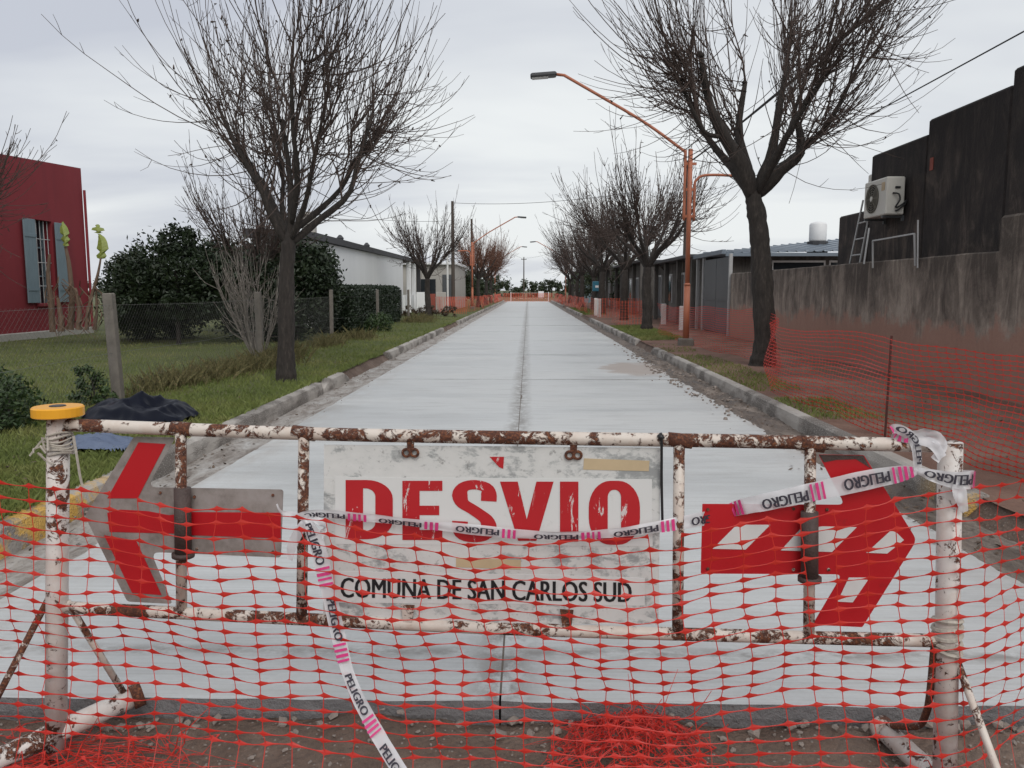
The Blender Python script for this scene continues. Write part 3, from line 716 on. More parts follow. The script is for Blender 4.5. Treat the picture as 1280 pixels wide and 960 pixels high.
for i in range(2):
    for (z0, z1) in ((0.18, 1.15), (1.19, 2.46)):
        m = MB(); m.box((WX - 0.01, gy[i] + .02, z0), (WX + 0.015, gy[i + 1] - .02, z1)); m.build('panel', 'gate_grey', gt)
    m = MB(); m.box((WX - 0.025, gy[i] + .02, 1.152), (WX + 0.02, gy[i + 1] - .02, 1.188)); m.build('rail', 'gate_grey', gt)
for y in (23.68, 27.24, 28.2):
    m = MB(); m.bevbox((WX - 0.05, y - .045, 0), (WX + 0.05, y + .045, 2.54), 0.008); m.build('gate_post', 'galvanised', gt)
wt = thing('water_tank', (9.1, 27, 2.6), 'round white water tank on a stand behind the carport', 'water tank')
p = at(1022, 300, 27.5)
m = MB(); m.tube([(p.x, 27.5, p.z - .05), (p.x, 27.5, p.z), (p.x, 27.5, p.z + .5), (p.x, 27.5, p.z + .56), (p.x, 27.5, p.z + .6)], [.26, .28, .28, .24, .1], 18); m.build('tank', 'sign_white', wt, True)
m = MB(); m.tube([(p.x, 27.5, 0), (p.x, 27.5, p.z - .05)], [.3, .34], 10); m.build('stand', 'roof_dark', wt)

# row of low dark fronts further along
def row_house(ya, yb, h, label, mat, nb, x0=6.0):
    t = thing('house', ((x0 + 4), (ya + yb) / 2, 0), label, 'house')
    m = MB(); m.box((x0 + .3, ya, 0), (x0 + 8, yb, h)); m.build('wall', mat, t)
    m = MB(); m.bevbox((x0 - .35, ya - .1, h + .003), (x0 + 8.1, yb + .1, h + .13), .02); m.build('roof', 'roof_dark', t)
    st = (yb - ya) / nb
    for i in range(nb):
        y = ya + st * (i + .5)
        m = MB(); m.box((x0 + .27, y - .55, .25 if i % 2 else 1.0), (x0 + .297, y + .55, 2.1)); wd = m.build('window' if i % 2 == 0 else 'door', 'window_glass' if i % 2 == 0 else 'gate_grey', t)
        m = MB()
        for q in ((y - .62, 2.1, y + .62, 2.18), (y - .62, .25 if i % 2 else .93, y - .55, 2.1), (y + .55, .25 if i % 2 else .93, y + .62, 2.1)): m.box((x0 + .25, q[0], q[1]), (x0 + .296, q[2], q[3]))
        m.build('frame', 'frame_paint', wd)
    for i in range(nb + 1):
        y = ya + st * i; m = MB(); m.bevbox((x0 - .2, y - .09, 0), (x0 - .02, y + .09, h), .015); m.build('column', 'grey_render', t)
    return t
row_house(28.9, 40, 2.62, 'low dark house front with columns just past the carport', 'grey_render', 4)
row_house(42, 54, 2.9, 'low grey house front shaded by the pollarded trees', 'grey_render', 4)
row_house(57, 68, 3.0, 'low brownish house front far along the right pavement', 'mouldy_plaster', 3)
t = row_house(84, 92, 3.2, 'small blue grey house near the far end of the road', 'far_blue_wall', 3, 5.0)

# ================================================================== BUILDINGS, left side
rh = thing('house', (-17, 20, 0.15), 'tall crimson painted house with pale blue shutters', 'house')
RX = -13.55
m = MB()
ys = [12.0, 21.95, 22.85, 24.55]; zt = lambda y: 4.92 + 0.05 * (y - 20)
def rq(y0, y1, z0, z1a, z1b): m.add([Vector((RX, y0, z0)), Vector((RX, y1, z0)), Vector((RX, y1, z1b)), Vector((RX, y0, z1a))], [(0, 1, 2, 3)])
WZ0, WZ1 = 1.12, 3.42
rq(12, 21.95, 0, zt(12), zt(21.95)); rq(21.95, 22.85, 0, WZ0, WZ0); rq(21.95, 22.85, WZ1, zt(21.95), zt(22.85)); rq(22.85, 24.55, 0, zt(22.85), zt(24.55))
rv = RX - 0.3
m.add([Vector(q) for q in ((RX, 21.95, WZ0), (rv, 21.95, WZ0), (rv, 21.95, WZ1), (RX, 21.95, WZ1), (RX, 22.85, WZ0), (rv, 22.85, WZ0), (rv, 22.85, WZ1), (RX, 22.85, WZ1))], [(0, 3, 2, 1), (4, 5, 6, 7), (0, 1, 5, 4), (3, 7, 6, 2)])
m.add([Vector(q) for q in ((RX, 24.55, 0), (-22, 24.55, 0), (-22, 24.55, zt(24.55)), (RX, 24.55, zt(24.55)), (RX, 12, 0), (-22, 12, 0), (-22, 12, zt(12)), (RX, 12, zt(12)))], [(0, 1, 2, 3), (4, 7, 6, 5), (3, 2, 6, 7), (1, 5, 6, 2)])
m.build('wall', 'crimson_paint', rh)
m = MB(); m.bevbox((RX + .003, 12, 0), (RX + .09, 24.6, 0.36), .02); m.build('plinth', 'beige_paint', rh)
m = MB(); m.tube([(RX + .05, 24.58, .3), (RX + .05, 24.58, 4.2), (RX + .05, 24.58, 4.5)], .04, 8); m.build('downpipe', 'crimson_paint', rh)
m = MB(); m.bevbox((RX - .05, 21.1, WZ0 - .12), (RX + .004, 21.6, WZ0 - .1), .004); 
m = MB(); m.box((rv - .02, 21.953, WZ0 + .003), (rv + .0, 22.847, WZ1 - .003)); wd = m.build('window', 'window_glass', rh)
for (y0, y1, z0, z1) in ((21.953, 22.01, WZ0, WZ1), (22.79, 22.847, WZ0, WZ1), (22.37, 22.43, WZ0, WZ1), (22.011, 22.369, 1.85, 1.9), (22.431, 22.789, 1.85, 1.9), (22.011, 22.369, 2.65, 2.7), (22.431, 22.789, 2.65, 2.7)):
    m = MB(); m.box((rv + .003, y0, z0 + .004), (rv + .06, y1, z1 - .004)); m.build('frame', 'shutter_paint', wd)
for i in range(5):
    y = 22.05 + i * .175; m = MB(); m.tube([(RX - .08, y, WZ0), (RX - .08, y, WZ1)], .011, 6); m.build('bar', 'frame_paint', wd)
for z in (1.6, 2.25, 2.9):
    m = MB(); m.tube([(RX - .08, 21.95, z), (RX - .08, 22.85, z)], .011, 6); m.build('bar', 'frame_paint', wd)
m = MB(); m.bevbox((RX - .02, 21.88, WZ0 - .09), (RX + .07, 22.92, WZ0 - .002), .012); m.build('sill', 'crimson_paint', wd)
for (y0, y1, tl) in ((21.42, 21.93, .12), (22.87, 23.38, .12)):
    for k in range(3):
        a = y0 + (y1 - y0) * k / 3; b = y0 + (y1 - y0) * (k + 1) / 3 - .008
        m = MB(); m.bevbox((RX + .06, a, WZ0 + .02), (RX + .10, b, WZ1 - .02), .006); m.build('shutter_board', 'shutter_paint', wd)
    for z in (WZ0 + .35, WZ1 - .5):
        m = MB(); m.box((RX + .101, y0, z), (RX + .116, y1, z + .08)); m.build('shutter_batten', 'shutter_paint', wd)

wh = thing('house', (-10, 40, 0.15), 'long white walled house with dark sloping roof edge behind the hedge', 'house')
A = (-7.2, 28.5); B = (-6.9, 45.2)
m = MB(); m.add([Vector(p) for p in ((-7.5, 28, 0), (-7.0, 45.0, 0), (-7.0, 45.0, 3.15), (-7.5, 28, 3.2), (-9.6, 28, 0), (-9.6, 45, 0), (-9.6, 45, 3.2), (-9.6, 28, 3.3))], [(0, 1, 2, 3), (0, 3, 7, 4), (1, 5, 6, 2), (3, 2, 6, 7), (4, 7, 6, 5)])
m.build('wall', 'white_paint', wh)
m = MB(); m.add([Vector(p) for p in ((-7.3, 27.7, 3.22), (-6.75, 51.5, 3.12), (-6.75, 51.5, 3.32), (-7.3, 27.7, 3.45), (-9.8, 27.7, 3.3), (-9.8, 51.5, 3.3), (-9.8, 51.5, 3.55), (-9.8, 27.7, 3.6))], [(0, 1, 2, 3), (0, 3, 7, 4), (1, 5, 6, 2), (3, 2, 6, 7), (0, 4, 5, 1)])
m.build('roof', 'roof_dark', wh)
for y in (47, 49, 51.2):
    m = MB(); m.bevbox((-7.1, y - .1, 0), (-6.85, y + .1, 3.1), .02); m.build('porch_column', 'white_paint' if y < 51 else 'roof_dark', wh)
m = MB(); m.box((-7.08, 45.01, 0), (-6.93, 51.4, 1.2)); m.build('porch_wall', 'white_paint', wh)
m = MB(); m.box((-9.7, 47.5, 0), (-8.6, 51.4, 3.1)); m.build('rear_wall', 'beige_paint', wh)
m = MB(); m.tube([(-9.2, 34, 3.3), (-9.2, 34, 4.6)], .3, 10); m.tube([(-9.2, 34, 4.6), (-9.2, 34, 4.72)], .36, 10); m.build('chimney', 'beige_paint', wh)
for y in (33.5, 39):
    m = MB(); m.tube([(-7.8, y, 3.3), (-7.8, y, 3.62), (-7.8, y, 3.75)], [.07, .16, .05], 8); m.build('roof_vent', 'roof_dark', wh)
gh = thing('house', (-7, 58, 0.15), 'small beige grey house with flat roof past the white house', 'house')
m = MB(); m.box((-9.2, 54, 0), (-4.9, 63, 3.15)); m.build('wall', 'beige_paint', gh)
m = MB(); m.bevbox((-9.4, 53.7, 3.153), (-4.75, 63.2, 3.3), .02); m.build('roof', 'white_paint', gh)
m = MB(); m.box((-5.75, 53.96, .2), (-5.0, 53.997, 2.5)); m.build('door', 'gate_grey', gh)
m = MB(); m.box((-7.2, 53.95, 1.0), (-6.2, 53.995, 2.2)); wd = m.build('window', 'window_glass', gh)
m = MB(); m.box((-7.25, 53.93, .93), (-6.15, 53.99, .998)); m.build('sill', 'white_paint', wd)
lw = thing('garden_wall', (-5.4, 49, 0.1), 'low pale wall with dark gate in front of the beige house', 'wall')
m = MB(); m.bevbox((-6.6, 47.4, 0), (-5.9, 47.55, 1.35), .02); m.build('wall', 'white_paint', lw)
m = MB(); m.bevbox((-5.45, 47.4, 0), (-4.85, 47.55, 1.35), .02); m.build('wall', 'beige_paint', lw)
m = MB(); m.bevbox((-5.88, 47.44, .2), (-5.47, 47.5, 1.25), .01); m.build('gate', 'tile_red', lw)
for x in (-7.0, -6.75):
    o = MB().bevbox((x - .07, 42.3, 0), (x + .07, 42.45, 1.5), .02).build('post', 'roof_dark')
    tag(o, 'dark wooden post standing before the white house porch', 'post', 'dark posts by the white porch')
# ================================================================== VEGETATION
UP = Vector((0, 0, 1))
def rv3(s=1.0): return Vector((random.gauss(0, s), random.gauss(0, s), random.gauss(0, s)))
def pollard(trunk, tr, limbs, nsh, lmin, lmax, sides=4, rs=0.013, rt=0.004, twigs=5, droop=0.08, spread=0.55):
    T = MB(); C = MB()
    tp = spline(trunk, 14); n = len(tp)
    rad = [tr * (1.35 - 0.30 * min(1, i / 2.0)) if i < 3 else tr * (1.05 - 0.22 * i / n) for i in range(n)]
    rad = [r_ * random.uniform(.95, 1.06) for r_ in rad]
    te = (tp[-1] - tp[-2]).normalized()
    T.tube(spline(tp, 40) + [tp[-1] + te * tr * .5, tp[-1] + te * tr * 1.0, tp[-1] + te * tr * 1.3], [rad[min(13, int(i * 13 / 39))] * (1 + .08 * nz(i * .5, 3)) * (1 - .12 * max(0, (i - 33) / 6)) for i in range(40)] + [rad[-1] * .72, rad[-1] * .45, rad[-1] * .12], 16, True, 0.06)
    ax = tp[-1]
    starts = []
    for pts, r0, r1 in limbs:
        lp = spline(pts, 12); lr = [(r0 + (r1 - r0) * i / 11) * random.uniform(.9, 1.15) for i in range(12)]
        lr[0] *= .5; lr[1] *= .85
        T.tube(lp, lr, 8, True, 0.06)
        for i in range(2, 12): starts.append((lp[i], (lp[i] - lp[i - 1]).normalized(), lr[i], i / 11))
        for k in range(3):             # knuckles left by years of pruning
            i = random.randint(6, 11); q = lp[i] + rv3(0.01)
            T.tube([q - UP * r1, q, q + rv3(.02) + UP * r1], [r1 * .8, r1 * 1.6, r1 * .7], 6)
    base_starts = [q for q in starts if q[3] > .35]
    for k in range(len(limbs) * 5):        # second order branches
        p, tg, r_, f = random.choice(base_starts); radial = Vector((p.x - ax.x, p.y - ax.y, 0))
        radial = radial.normalized() if radial.length > .05 else Vector((1, 0, 0))
        d = (tg * .5 + radial * random.uniform(.0, .6) + UP * random.uniform(.4, 1.0) + rv3(.3)).normalized(); L = random.uniform(.5, .85) * (lmin + lmax) / 2.6; q = p.copy(); pth = [q.copy()]
        for i in range(6): q = q + d * L / 6; pth.append(q.copy()); d = (d + UP * .12 + rv3(.12)).normalized()
        b0 = min(r_ * .7, rs * 1.9); C.tube(pth, [b0 + (rs * .8 - b0) * i / 6 for i in range(7)], 5, False)
        for i in range(2, 7): starts.append((pth[i], (pth[i] - pth[i - 1]).normalized(), rs, .6 + .06 * i))
    wts = [0.45 + s[3] for s in starts]
    for k in range(nsh):
        p, tg, r_, f = random.choices(starts, wts)[0]
        radial = Vector((p.x - ax.x, p.y - ax.y, 0))
        radial = radial.normalized() if radial.length > .05 else Vector((random.uniform(-1, 1), random.uniform(-1, 1), 0))
        d = (tg * 0.4 + radial * random.uniform(0, spread * 2.0) + UP * random.uniform(.0, .8) + rv3(.34)).normalized()
        low = random.random() < droop
        if low: d = (radial * 1.0 + rv3(.55) + UP * random.uniform(-.5, .15)).normalized(); crv_low = random.uniform(.02, .26)
        L = random.uniform(lmin, lmax) * (0.8 if low else 1.0) * random.choice((.55, .8, 1, 1)); st = 8; path = [p.copy()]; q = p.copy()
        b0 = rs * random.uniform(.55, 1.25)
        crv = random.uniform(.08, .30)
        for i in range(st):
            q = q + d * (L / st); path.append(q.copy())
            d = (d + UP * .8 * (crv if not low else crv_low) + rv3(.045)).normalized()
        C.tube(path, [b0 + (rt - b0) * (i / st) ** .8 for i in range(st + 1)], sides, False)
        for t in range(random.randint(max(0, twigs - 2), twigs + 2)):
            i = random.randint(2, st - 1); a = path[i]; dd = (path[i + 1] - path[i]).normalized()
            e = (dd + rv3(.55) + UP * .15).normalized(); tl = random.uniform(.12, .5) * (1 - .4 * i / st) * L / 2
            mid = a + e * tl * .5; end = mid + (e + UP * .3 + rv3(.15)).normalized() * tl * .5
            C.tube([a, mid, end], [rt * 1.3, rt * 1.05, rt * .7], 3, False)
            if random.random() < .16:      # old seed clusters
                C.tube([end, end + rv3(.012), end + rv3(.03)], [.003, .016, .006], 4)
    return T, C
def plant_tree(name, T, C, loc, label, tm='bark', cm='bark_twig', group='bare pollarded street trees'):
    t = thing(name, loc, label, 'tree', group)
    L = Vector(loc)
    for mb, nm, ma in ((T, 'trunk', tm), (C, 'crown', cm)):
        mb.v = [Vector(p) + L for p in mb.v]; mb.build(nm, ma, t, True)
    return t
random.seed(21)
# tree by the wire fence (left)
def lt(u, v, dy=0.0): k = .01190; return Vector(((u - 358) * k, dy, (471 - v) * k))
T, C = pollard([lt(357, 478), lt(358, 440), lt(360, 390), lt(362, 340), lt(366, 298)], .125,
    [([lt(366, 305), lt(370, 262, .02), lt(368, 215, .06), lt(360, 150, .1)], .072, .024),
     ([lt(364, 305), lt(348, 268, -.1), lt(338, 236, -.2), lt(316, 190, -.35), lt(296, 140, -.4)], .06, .022),
     ([lt(368, 303), lt(400, 275, .05), lt(438, 243, .12), lt(450, 205, .2), lt(470, 140, .25)], .06, .022),
     ([lt(367, 300), lt(395, 255, -.3), lt(412, 215, -.6), lt(430, 160, -.8)], .05, .02),
     ([lt(364, 300), lt(350, 255, .35), lt(345, 215, .65), lt(330, 150, .95)], .05, .02),
     ([lt(365, 296), lt(335, 240, .3), lt(310, 205, .55), lt(285, 165, .7)], .05, .022),
     ([lt(368, 290), lt(420, 235, .45), lt(440, 190, .7), lt(472, 150, .85)], .05, .022),
     ([lt(370, 280), lt(385, 225, -.25), lt(388, 170, -.5), lt(390, 110, -.6)], .05, .022)], 640, 1.2, 2.6, 4, .0095, .0034, 2, .26, .48)
plant_tree('bare_tree', T, C, (-3.64, 11.94, .16), 'bare pollarded tree on the grass verge beside the wire fence')
# tree by the orange netting (right)
def rt_(u, v, dy=0.0): k = .01444; return Vector(((u - 953) * k, dy, (457 - v) * k))
T, C = pollard([rt_(953, 462), rt_(955, 425), rt_(949, 350), rt_(943, 290), rt_(934, 248)], .185,
    [([rt_(934, 255), rt_(920, 215, -.05), rt_(896, 180, -.1), rt_(876, 145, -.2), rt_(862, 90, -.3)], .165, .045),
     ([rt_(934, 252), rt_(924, 205, .1), rt_(918, 165, .2), rt_(926, 110, .3)], .125, .035),
     ([rt_(938, 250), rt_(962, 222, -.1), rt_(986, 198, -.15), rt_(980, 165, -.2)], .125, .06),
     ([rt_(936, 250), rt_(958, 195, .15), rt_(968, 140, .3), rt_(978, 90, .4)], .11, .035),
     ([rt_(984, 198, -.15), rt_(1012, 172, -.25), rt_(1030, 135, -.35), rt_(1048, 90, -.4)], .05, .022),
     ([rt_(934, 250), rt_(918, 212, .5), rt_(900, 180, .9), rt_(880, 140, 1.3)], .10, .035),
     ([rt_(938, 250), rt_(950, 205, -.6), rt_(965, 165, -1.0), rt_(990, 120, -1.3)], .07, .028),
     ([rt_(896, 180, -.1), rt_(870, 178, -.3), rt_(852, 155, -.5), rt_(830, 115, -.6)], .05, .022),
     ([rt_(938, 248), rt_(975, 200, .7), rt_(998, 160, 1.1), rt_(1015, 110, 1.3)], .07, .026)], 760, 1.2, 2.9, 4, .0108, .0038, 2, .30, .48)
plant_tree('bare_tree', T, C, (4.22, 14.44, .13), 'bare leaning pollarded tree where the orange netting wraps its trunk')
# street tree further along, two patterns reused
protos = []
for sd_, warm in ((3, 0), (9, 1)):
    random.seed(sd_)
    limbs = []
    for k in range(7):
        a = 2 * math.pi * k / 7 + random.uniform(-.3, .3); rr = random.uniform(.8, 1.25); h = 1.9
        dx, dy = math.cos(a), math.sin(a)
        limbs.append(([Vector((0, 0, h)), Vector((dx * .3 * rr, dy * .3 * rr, h + .5)), Vector((dx * .75 * rr, dy * .75 * rr, h + .95)), Vector((dx * 1.05 * rr, dy * 1.05 * rr, h + random.uniform(1.3, 1.8)))], .08, .03))
    T, C = pollard([Vector((0, 0, -.1)), Vector((.02, 0, .6)), Vector((-.02, .03, 1.3)), Vector((0, 0, 1.95))], .15, limbs, 380, 1.0, 2.5, 3, .012, .0062, 3, .16, .55)
    protos.append((T, C))
random.seed(5)
# first copies carry the mesh
pa = plant_tree('bare_tree', protos[0][0], protos[0][1], (4.05, 27.5, .13), 'bare pollarded tree on the bright grass patch past the lamp post')
pb = plant_tree('bare_tree', protos[1][0], protos[1][1], (-4.75, 38.0, .15), 'bare pollarded tree in front of the white house porch')
pb.scale = (.95, .95, .95)
pa.scale = (1.12, 1.12, 1.08)
far_r = [(4.3, 36, 2.1, 1.15, 'bare tree second past the lamp post on the right pavement'), (4.1, 44.5, .7, 1.2, 'bare tree by the low grey house front on the right'),
         (4.3, 53, 4.0, 1.1, 'bare tree beside the blue box on a post'), (4.2, 63, 5.2, 1.25, 'bare tree before the brownish house front'),
         (4.4, 72, 1.3, 1.1, 'bare tree before the small blue grey house'), (4.2, 81, 2.9, 1.1, 'bare tree last on the right side of the road')]
for x, y, rz, sc, lb in far_r: dup(pa, (x, y, .12), rz, sc, lb)
# trees with warm brown twigs on the left
pw = dup(pb, (-3.9, 63, .12), 1.0, 1.12, 'reddish brown bare tree just past the beige house', {'crown': 'bark_warm'})
dup(pw, (-3.8, 73, .12), 3.1, 1.1, 'reddish brown bare tree second past the beige house')
dup(pw, (-3.9, 84, .12), 5.0, 1.15, 'reddish brown bare tree near the end of the left kerb')
dup(pa, (-12.9, 17.2, .15), 2.2, .93, 'bare tree close before the crimson house front')
tb = dup(pb, (-7.0, 20.5, .15), 4.1, .80, 'bushy bare tree rising above the dark evergreens')

def leafy(clumps, nl, size, core=.55):
    m = MB(); tot = sum(c[1][0] * c[1][1] * c[1][2] for c in clumps)
    for (c, r_) in clumps:
        c = Vector(c); k = int(nl * r_[0] * r_[1] * r_[2] / tot); sub = []
        for i in range(max(6, k // 45)):
            d = rv3().normalized(); sub.append(Vector((d.x * r_[0], d.y * r_[1], d.z * r_[2])) * random.uniform(core, 1.0))
        for i in range(k):
            q = c + random.choice(sub) + rv3(.16 * min(r_)); nrm = (rv3(.6) + UP * .4).normalized(); a = nrm.orthogonal().normalized()
            a = Matrix.Rotation(random.uniform(0, 6.28), 3, nrm) @ a; b = nrm.cross(a); s_ = size * random.uniform(.6, 1.4)
            o = len(m.v); m.v += [q - a * s_, q + b * s_ * .42, q + a * s_, q - b * s_ * .42]; m.f.append((o, o + 1, o + 2, o + 3))
    return m
def leaf_tree(name, loc, label, clumps, nl, size, mat='leaf_dark', stem=None, cat='tree', group=None, tm='bark', sr=.06):
    t = thing(name, loc, label, cat, group); L = Vector(loc)
    m = leafy([(Vector(c) + L, r_) for c, r_ in clumps], nl, size); m.build('crown', mat, t)
    T = MB(); h = max(c[2] for c, r_ in clumps)
    T.tube([L + Vector(p) for p in ((0, 0, -.1), (.02, .02, h * .5), (0, 0, h))], [sr, sr * .8, sr * .3], 8)
    for c, r_ in clumps:
        T.tube([L + Vector((0, 0, h * .35)), L + Vector(c) * .7 + Vector((0, 0, h * .1)), L + Vector(c)], [sr * .5, sr * .35, .008], 5)
    T.build('trunk', tm, t); return t
random.seed(33)
leaf_tree('citrus_tree', (-8.55, 19.4, .15), 'dense dark green citrus tree on the lawn', [((.0, 0, 1.75), (1.15, 1.1, .85)), ((-.9, .1, 1.5), (.75, .8, .7)), ((.8, .2, 1.4), (.7, .8, .75)), ((.1, 0, 2.45), (.65, .6, .45)), ((-.2, -.5, 1.0), (1.2, .6, .35)), ((-1.3, .6, 1.2), (.8, .8, .9)), ((1.3, .8, 1.2), (.8, .8, 1.0))], 26000, .055)
leaf_tree('evergreen_shrub', (-10.3, 21.5, .15), 'dark evergreen shrub beside the crimson house corner', [((0, 0, 1.0), (.9, .8, 1.0)), ((.7, .2, .9), (.7, .7, .9)), ((-.3, 0, 1.9), (.6, .6, .5))], 13000, .06, cat='shrub')
leaf_tree('evergreen_tree', (-7.1, 22.5, .15), 'dark evergreen tree behind the pale stemmed shrub', [((0, 0, 1.5), (1.2, 1, 1.3)), ((.9, 0, 1.6), (.9, .8, 1.2)), ((-.9, .1, 1.3), (.9, .8, 1.1))], 17000, .065)
leaf_tree('evergreen_tree', (-6.0, 20.6, .15), 'dark round evergreen between fence and bare verge tree', [((0, 0, 1.2), (.85, .8, 1.1)), ((.45, 0, 1.6), (.7, .7, .9)), ((-.5, .1, .8), (.8, .7, .8))], 14000, .058)
leaf_tree('evergreen_tree', (-9.6, 25.5, .15), 'dark evergreen tree standing behind the citrus tree', [((0, 0, 1.6), (1.4, 1, 1.4)), ((1.5, .1, 1.5), (1.2, .8, 1.2))], 13000, .075)
leaf_tree('leafy_shrub', (-5.05, 7.6, .15), 'dense green shrub growing near the tarpaulin at the lawn edge', [((0, 0, .25), (.42, .4, .28)), ((-.45, .2, .3), (.4, .4, .3)), ((-.1, -.35, .2), (.4, .35, .22)), ((-.9, 0, .3), (.5, .5, .3)), ((-.35, -.7, .2), (.4, .35, .2))], 9000, .026, 'leaf_shrub', cat='shrub', sr=.02)
leaf_tree('leafy_shrub', (-5.0, 9.0, .15), 'small sparse green shrub beside the concrete fence post', [((0, 0, .2), (.2, .2, .18)), ((-.1, 0, .36), (.14, .14, .14)), ((.2, -.1, .14), (.14, .12, .1))], 1100, .028, 'leaf_shrub', cat='shrub', sr=.012)
leaf_tree('low_shrub', (-4.75, 25.5, .12), 'low green mound shrub in front of the clipped hedge', [((0, 0, .3), (.45, .5, .35))], 2200, .035, 'leaf_shrub', cat='shrub', sr=.015)
leaf_tree('brown_shrub', (-5.1, 40.5, .12), 'low reddish brown shrub at the foot of the porch tree', [((0, 0, .3), (.6, .6, .35)), ((1.0, .3, .25), (.5, .5, .3)), ((-1.0, 0, .25), (.6, .5, .3))], 2500, .05, 'leaf_brown', cat='shrub', sr=.02)
# clipped hedge
hg = thing('hedge', (-5.9, 29, .12), 'long clipped dark green hedge in front of the white house', 'hedge')
m = MB()
for i in range(16000):
    y = random.uniform(24.4, 33.5); f = random.random(); x0, x1 = -6.6, -5.35
    z = random.uniform(.1, 1.5)
    e = min(1, (y - 24.3) / .5, (33.6 - y) / .5); top = 1.5 * (0.8 + .2 * math.sqrt(max(0, e)))
    if f < .45: x = x1 + random.gauss(0, .03) - .12 * max(0, z - 1.2) ** 2; z = min(z, top)
    elif f < .75: x = random.uniform(x0, x1); z = top + random.gauss(0, .025)
    else: x = random.uniform(x0, x1); y = 24.4 + random.gauss(0, .03) + .1 * max(0, z - 1.2); z = min(z, top)
    q = Vector((x, y, z + .1)); nrm = rv3().normalized(); a = nrm.orthogonal().normalized() * .045; b = nrm.cross(a) * .5
    o = len(m.v); m.v += [q - a, q + b, q + a, q - b]; m.f.append((o, o + 1, o + 2, o + 3))
m.build('foliage', 'leaf_hedge', hg)
m = MB(); m.bevbox((-6.52, 24.5, .05), (-5.43, 33.4, 1.48), .1); m.build('inner_branches', 'leaf_hedge', hg)
# pale multi stem shrub by the fence
ps = thing('bare_shrub', (-5.3, 15.6, .15), 'leafless shrub with many pale upright stems beside the fence', 'shrub')
m = MB(); random.seed(12)
for k in range(34):
    a = random.uniform(0, 6.28); d = Vector((math.cos(a) * random.uniform(.1, .5), math.sin(a) * random.uniform(.1, .4), 1)).normalized(); q = Vector((-5.3 + math.cos(a) * .08, 15.6 + math.sin(a) * .08, .1)); pth = [q]
    L = random.uniform(1.1, 2.3)
    for i in range(7): q = q + d * L / 7; pth.append(q); d = (d + rv3(.07) + UP * .05).normalized()
    m.tube(pth, [.014 - .0015 * i for i in range(8)], 4, False)
    for i in range(6):
        s_ = random.randint(2, 6); e = (d + rv3(.5)).normalized(); m.tube([pth[s_], pth[s_] + e * .3, pth[s_] + (e + UP * .3) * .55], [.006, .005, .003], 3, False)
m.build('stems', 'bark_pale', ps)
# banana plant by the red house
bp_ = thing('banana_plant', at(92, 412, 19.5), 'withered banana plant with few yellow green leaves before the crimson house', 'plant')
bo = Vector(bp_['_o']); yb_ = bo.y
for (pts, r0) in (([(88, 412), (90, 370), (86, 330), (82, 308)], .085), ([(66, 415), (64, 380), (60, 345), (62, 318)], .08), ([(108, 412), (112, 380), (122, 345), (126, 322)], .055), ([(76, 414), (76, 395), (72, 372)], .09), ([(98, 412), (99, 385), (94, 360)], .075), ([(118, 412), (121, 390), (120, 360)], .05)):
    m = MB(); yy_ = yb_ + random.uniform(-.3, .3); pth = spline([at(u, v, yy_) for u, v in pts], 8); m.tube(pth, [r0 * (1 - .085 * i) for i in range(8)], 8, True, .12); m.build('stem', 'banana_stem', bp_)
def bleaf(pts, wd):
    m = MB(); pth = spline([at(u, v, yb_ + d) for u, v, d in pts], 10)
    for i, p in enumerate(pth):
        f = i / 9; wv = wd * (math.sin(math.pi * min(1, f * .8 + .22)) + .12) * random.choice((.35, .8, .9, 1, 1.1)); m.v += [p + Vector((-wv, .05 * f, .03)), p + Vector((0, -.03, 0)), p + Vector((wv * .9, .04, .02))]
    for i in range(9):
        a = i * 3; m.f += [(a, a + 1, a + 4, a + 3), (a + 1, a + 2, a + 5, a + 4)]
    m.build('leaf', 'leaf_banana', bp_)
bleaf([(82, 308, 0), (81, 296, .02), (79, 286, .1), (78, 278, .25)], .12)
bleaf([(126, 324, 0), (128, 312, .02), (127, 300, .08), (123, 293, .2)], .15)
bleaf([(123, 292, .2), (122, 287, .2), (121, 281, .3)], .14)
m = MB()
for k in range(40):
    a = at(random.uniform(58, 125), random.uniform(345, 400), yb_ + random.uniform(-.4, .4)); m.tube([a, a + Vector((random.gauss(0, .15), random.gauss(0, .1), -.15)), a + Vector((random.gauss(0, .25), 0, -.5))], [.012, .016, .004], 4, False)
m.build('dry_leaves', 'banana_stem', bp_)
# dark evergreens behind the right hand row and the far end
random.seed(44)
k = 0
for (x, y, s_, lb) in ((7.6, 55.5, 1.5, 'dark evergreen tree behind the grey house front on the right'), (6.6, 70.5, 1.3, 'dark evergreen tree between far right houses'), (6.4, 79, 1.4, 'dark evergreen tree near the small blue grey house'),
                       (-6.2, 69, 1.3, 'dark evergreen tree behind the reddish bare trees'), (-5.6, 80, 1.2, 'dark evergreen tree near the far left kerb'), (-5.6, 94, 1.25, 'dark palm like evergreen at the left road end')):
    leaf_tree('evergreen_tree', (x, y, .1), lb, [((0, 0, 1.7 * s_), (1.1 * s_, 1.1 * s_, 1.2 * s_)), ((.7 * s_, .3, 1.2 * s_), (.9 * s_, .9, .9 * s_)), ((-.7 * s_, 0, 1.3 * s_), (.9 * s_, .9, .9 * s_))], 3500, .12, 'leaf_far', sr=.1)
for i, (x, y, h) in enumerate(((-14, 165, 3.6), (-7, 170, 4.4), (0, 168, 3.0), (5, 172, 3.6), (9, 162, 4.6), (15, 170, 5))):
    leaf_tree('far_tree', (x, y, 0), 'distant dark tree across the end of the road', [((0, 0, h * .7), (1.9, 1.5, h * .34)), ((1.6, .3, h * .5), (1.5, 1.2, h * .3)), ((-1.5, 0, h * .45), (1.6, 1.2, h * .3))], 1600, .22, 'leaf_far', group='distant trees beyond the road end', sr=.14)
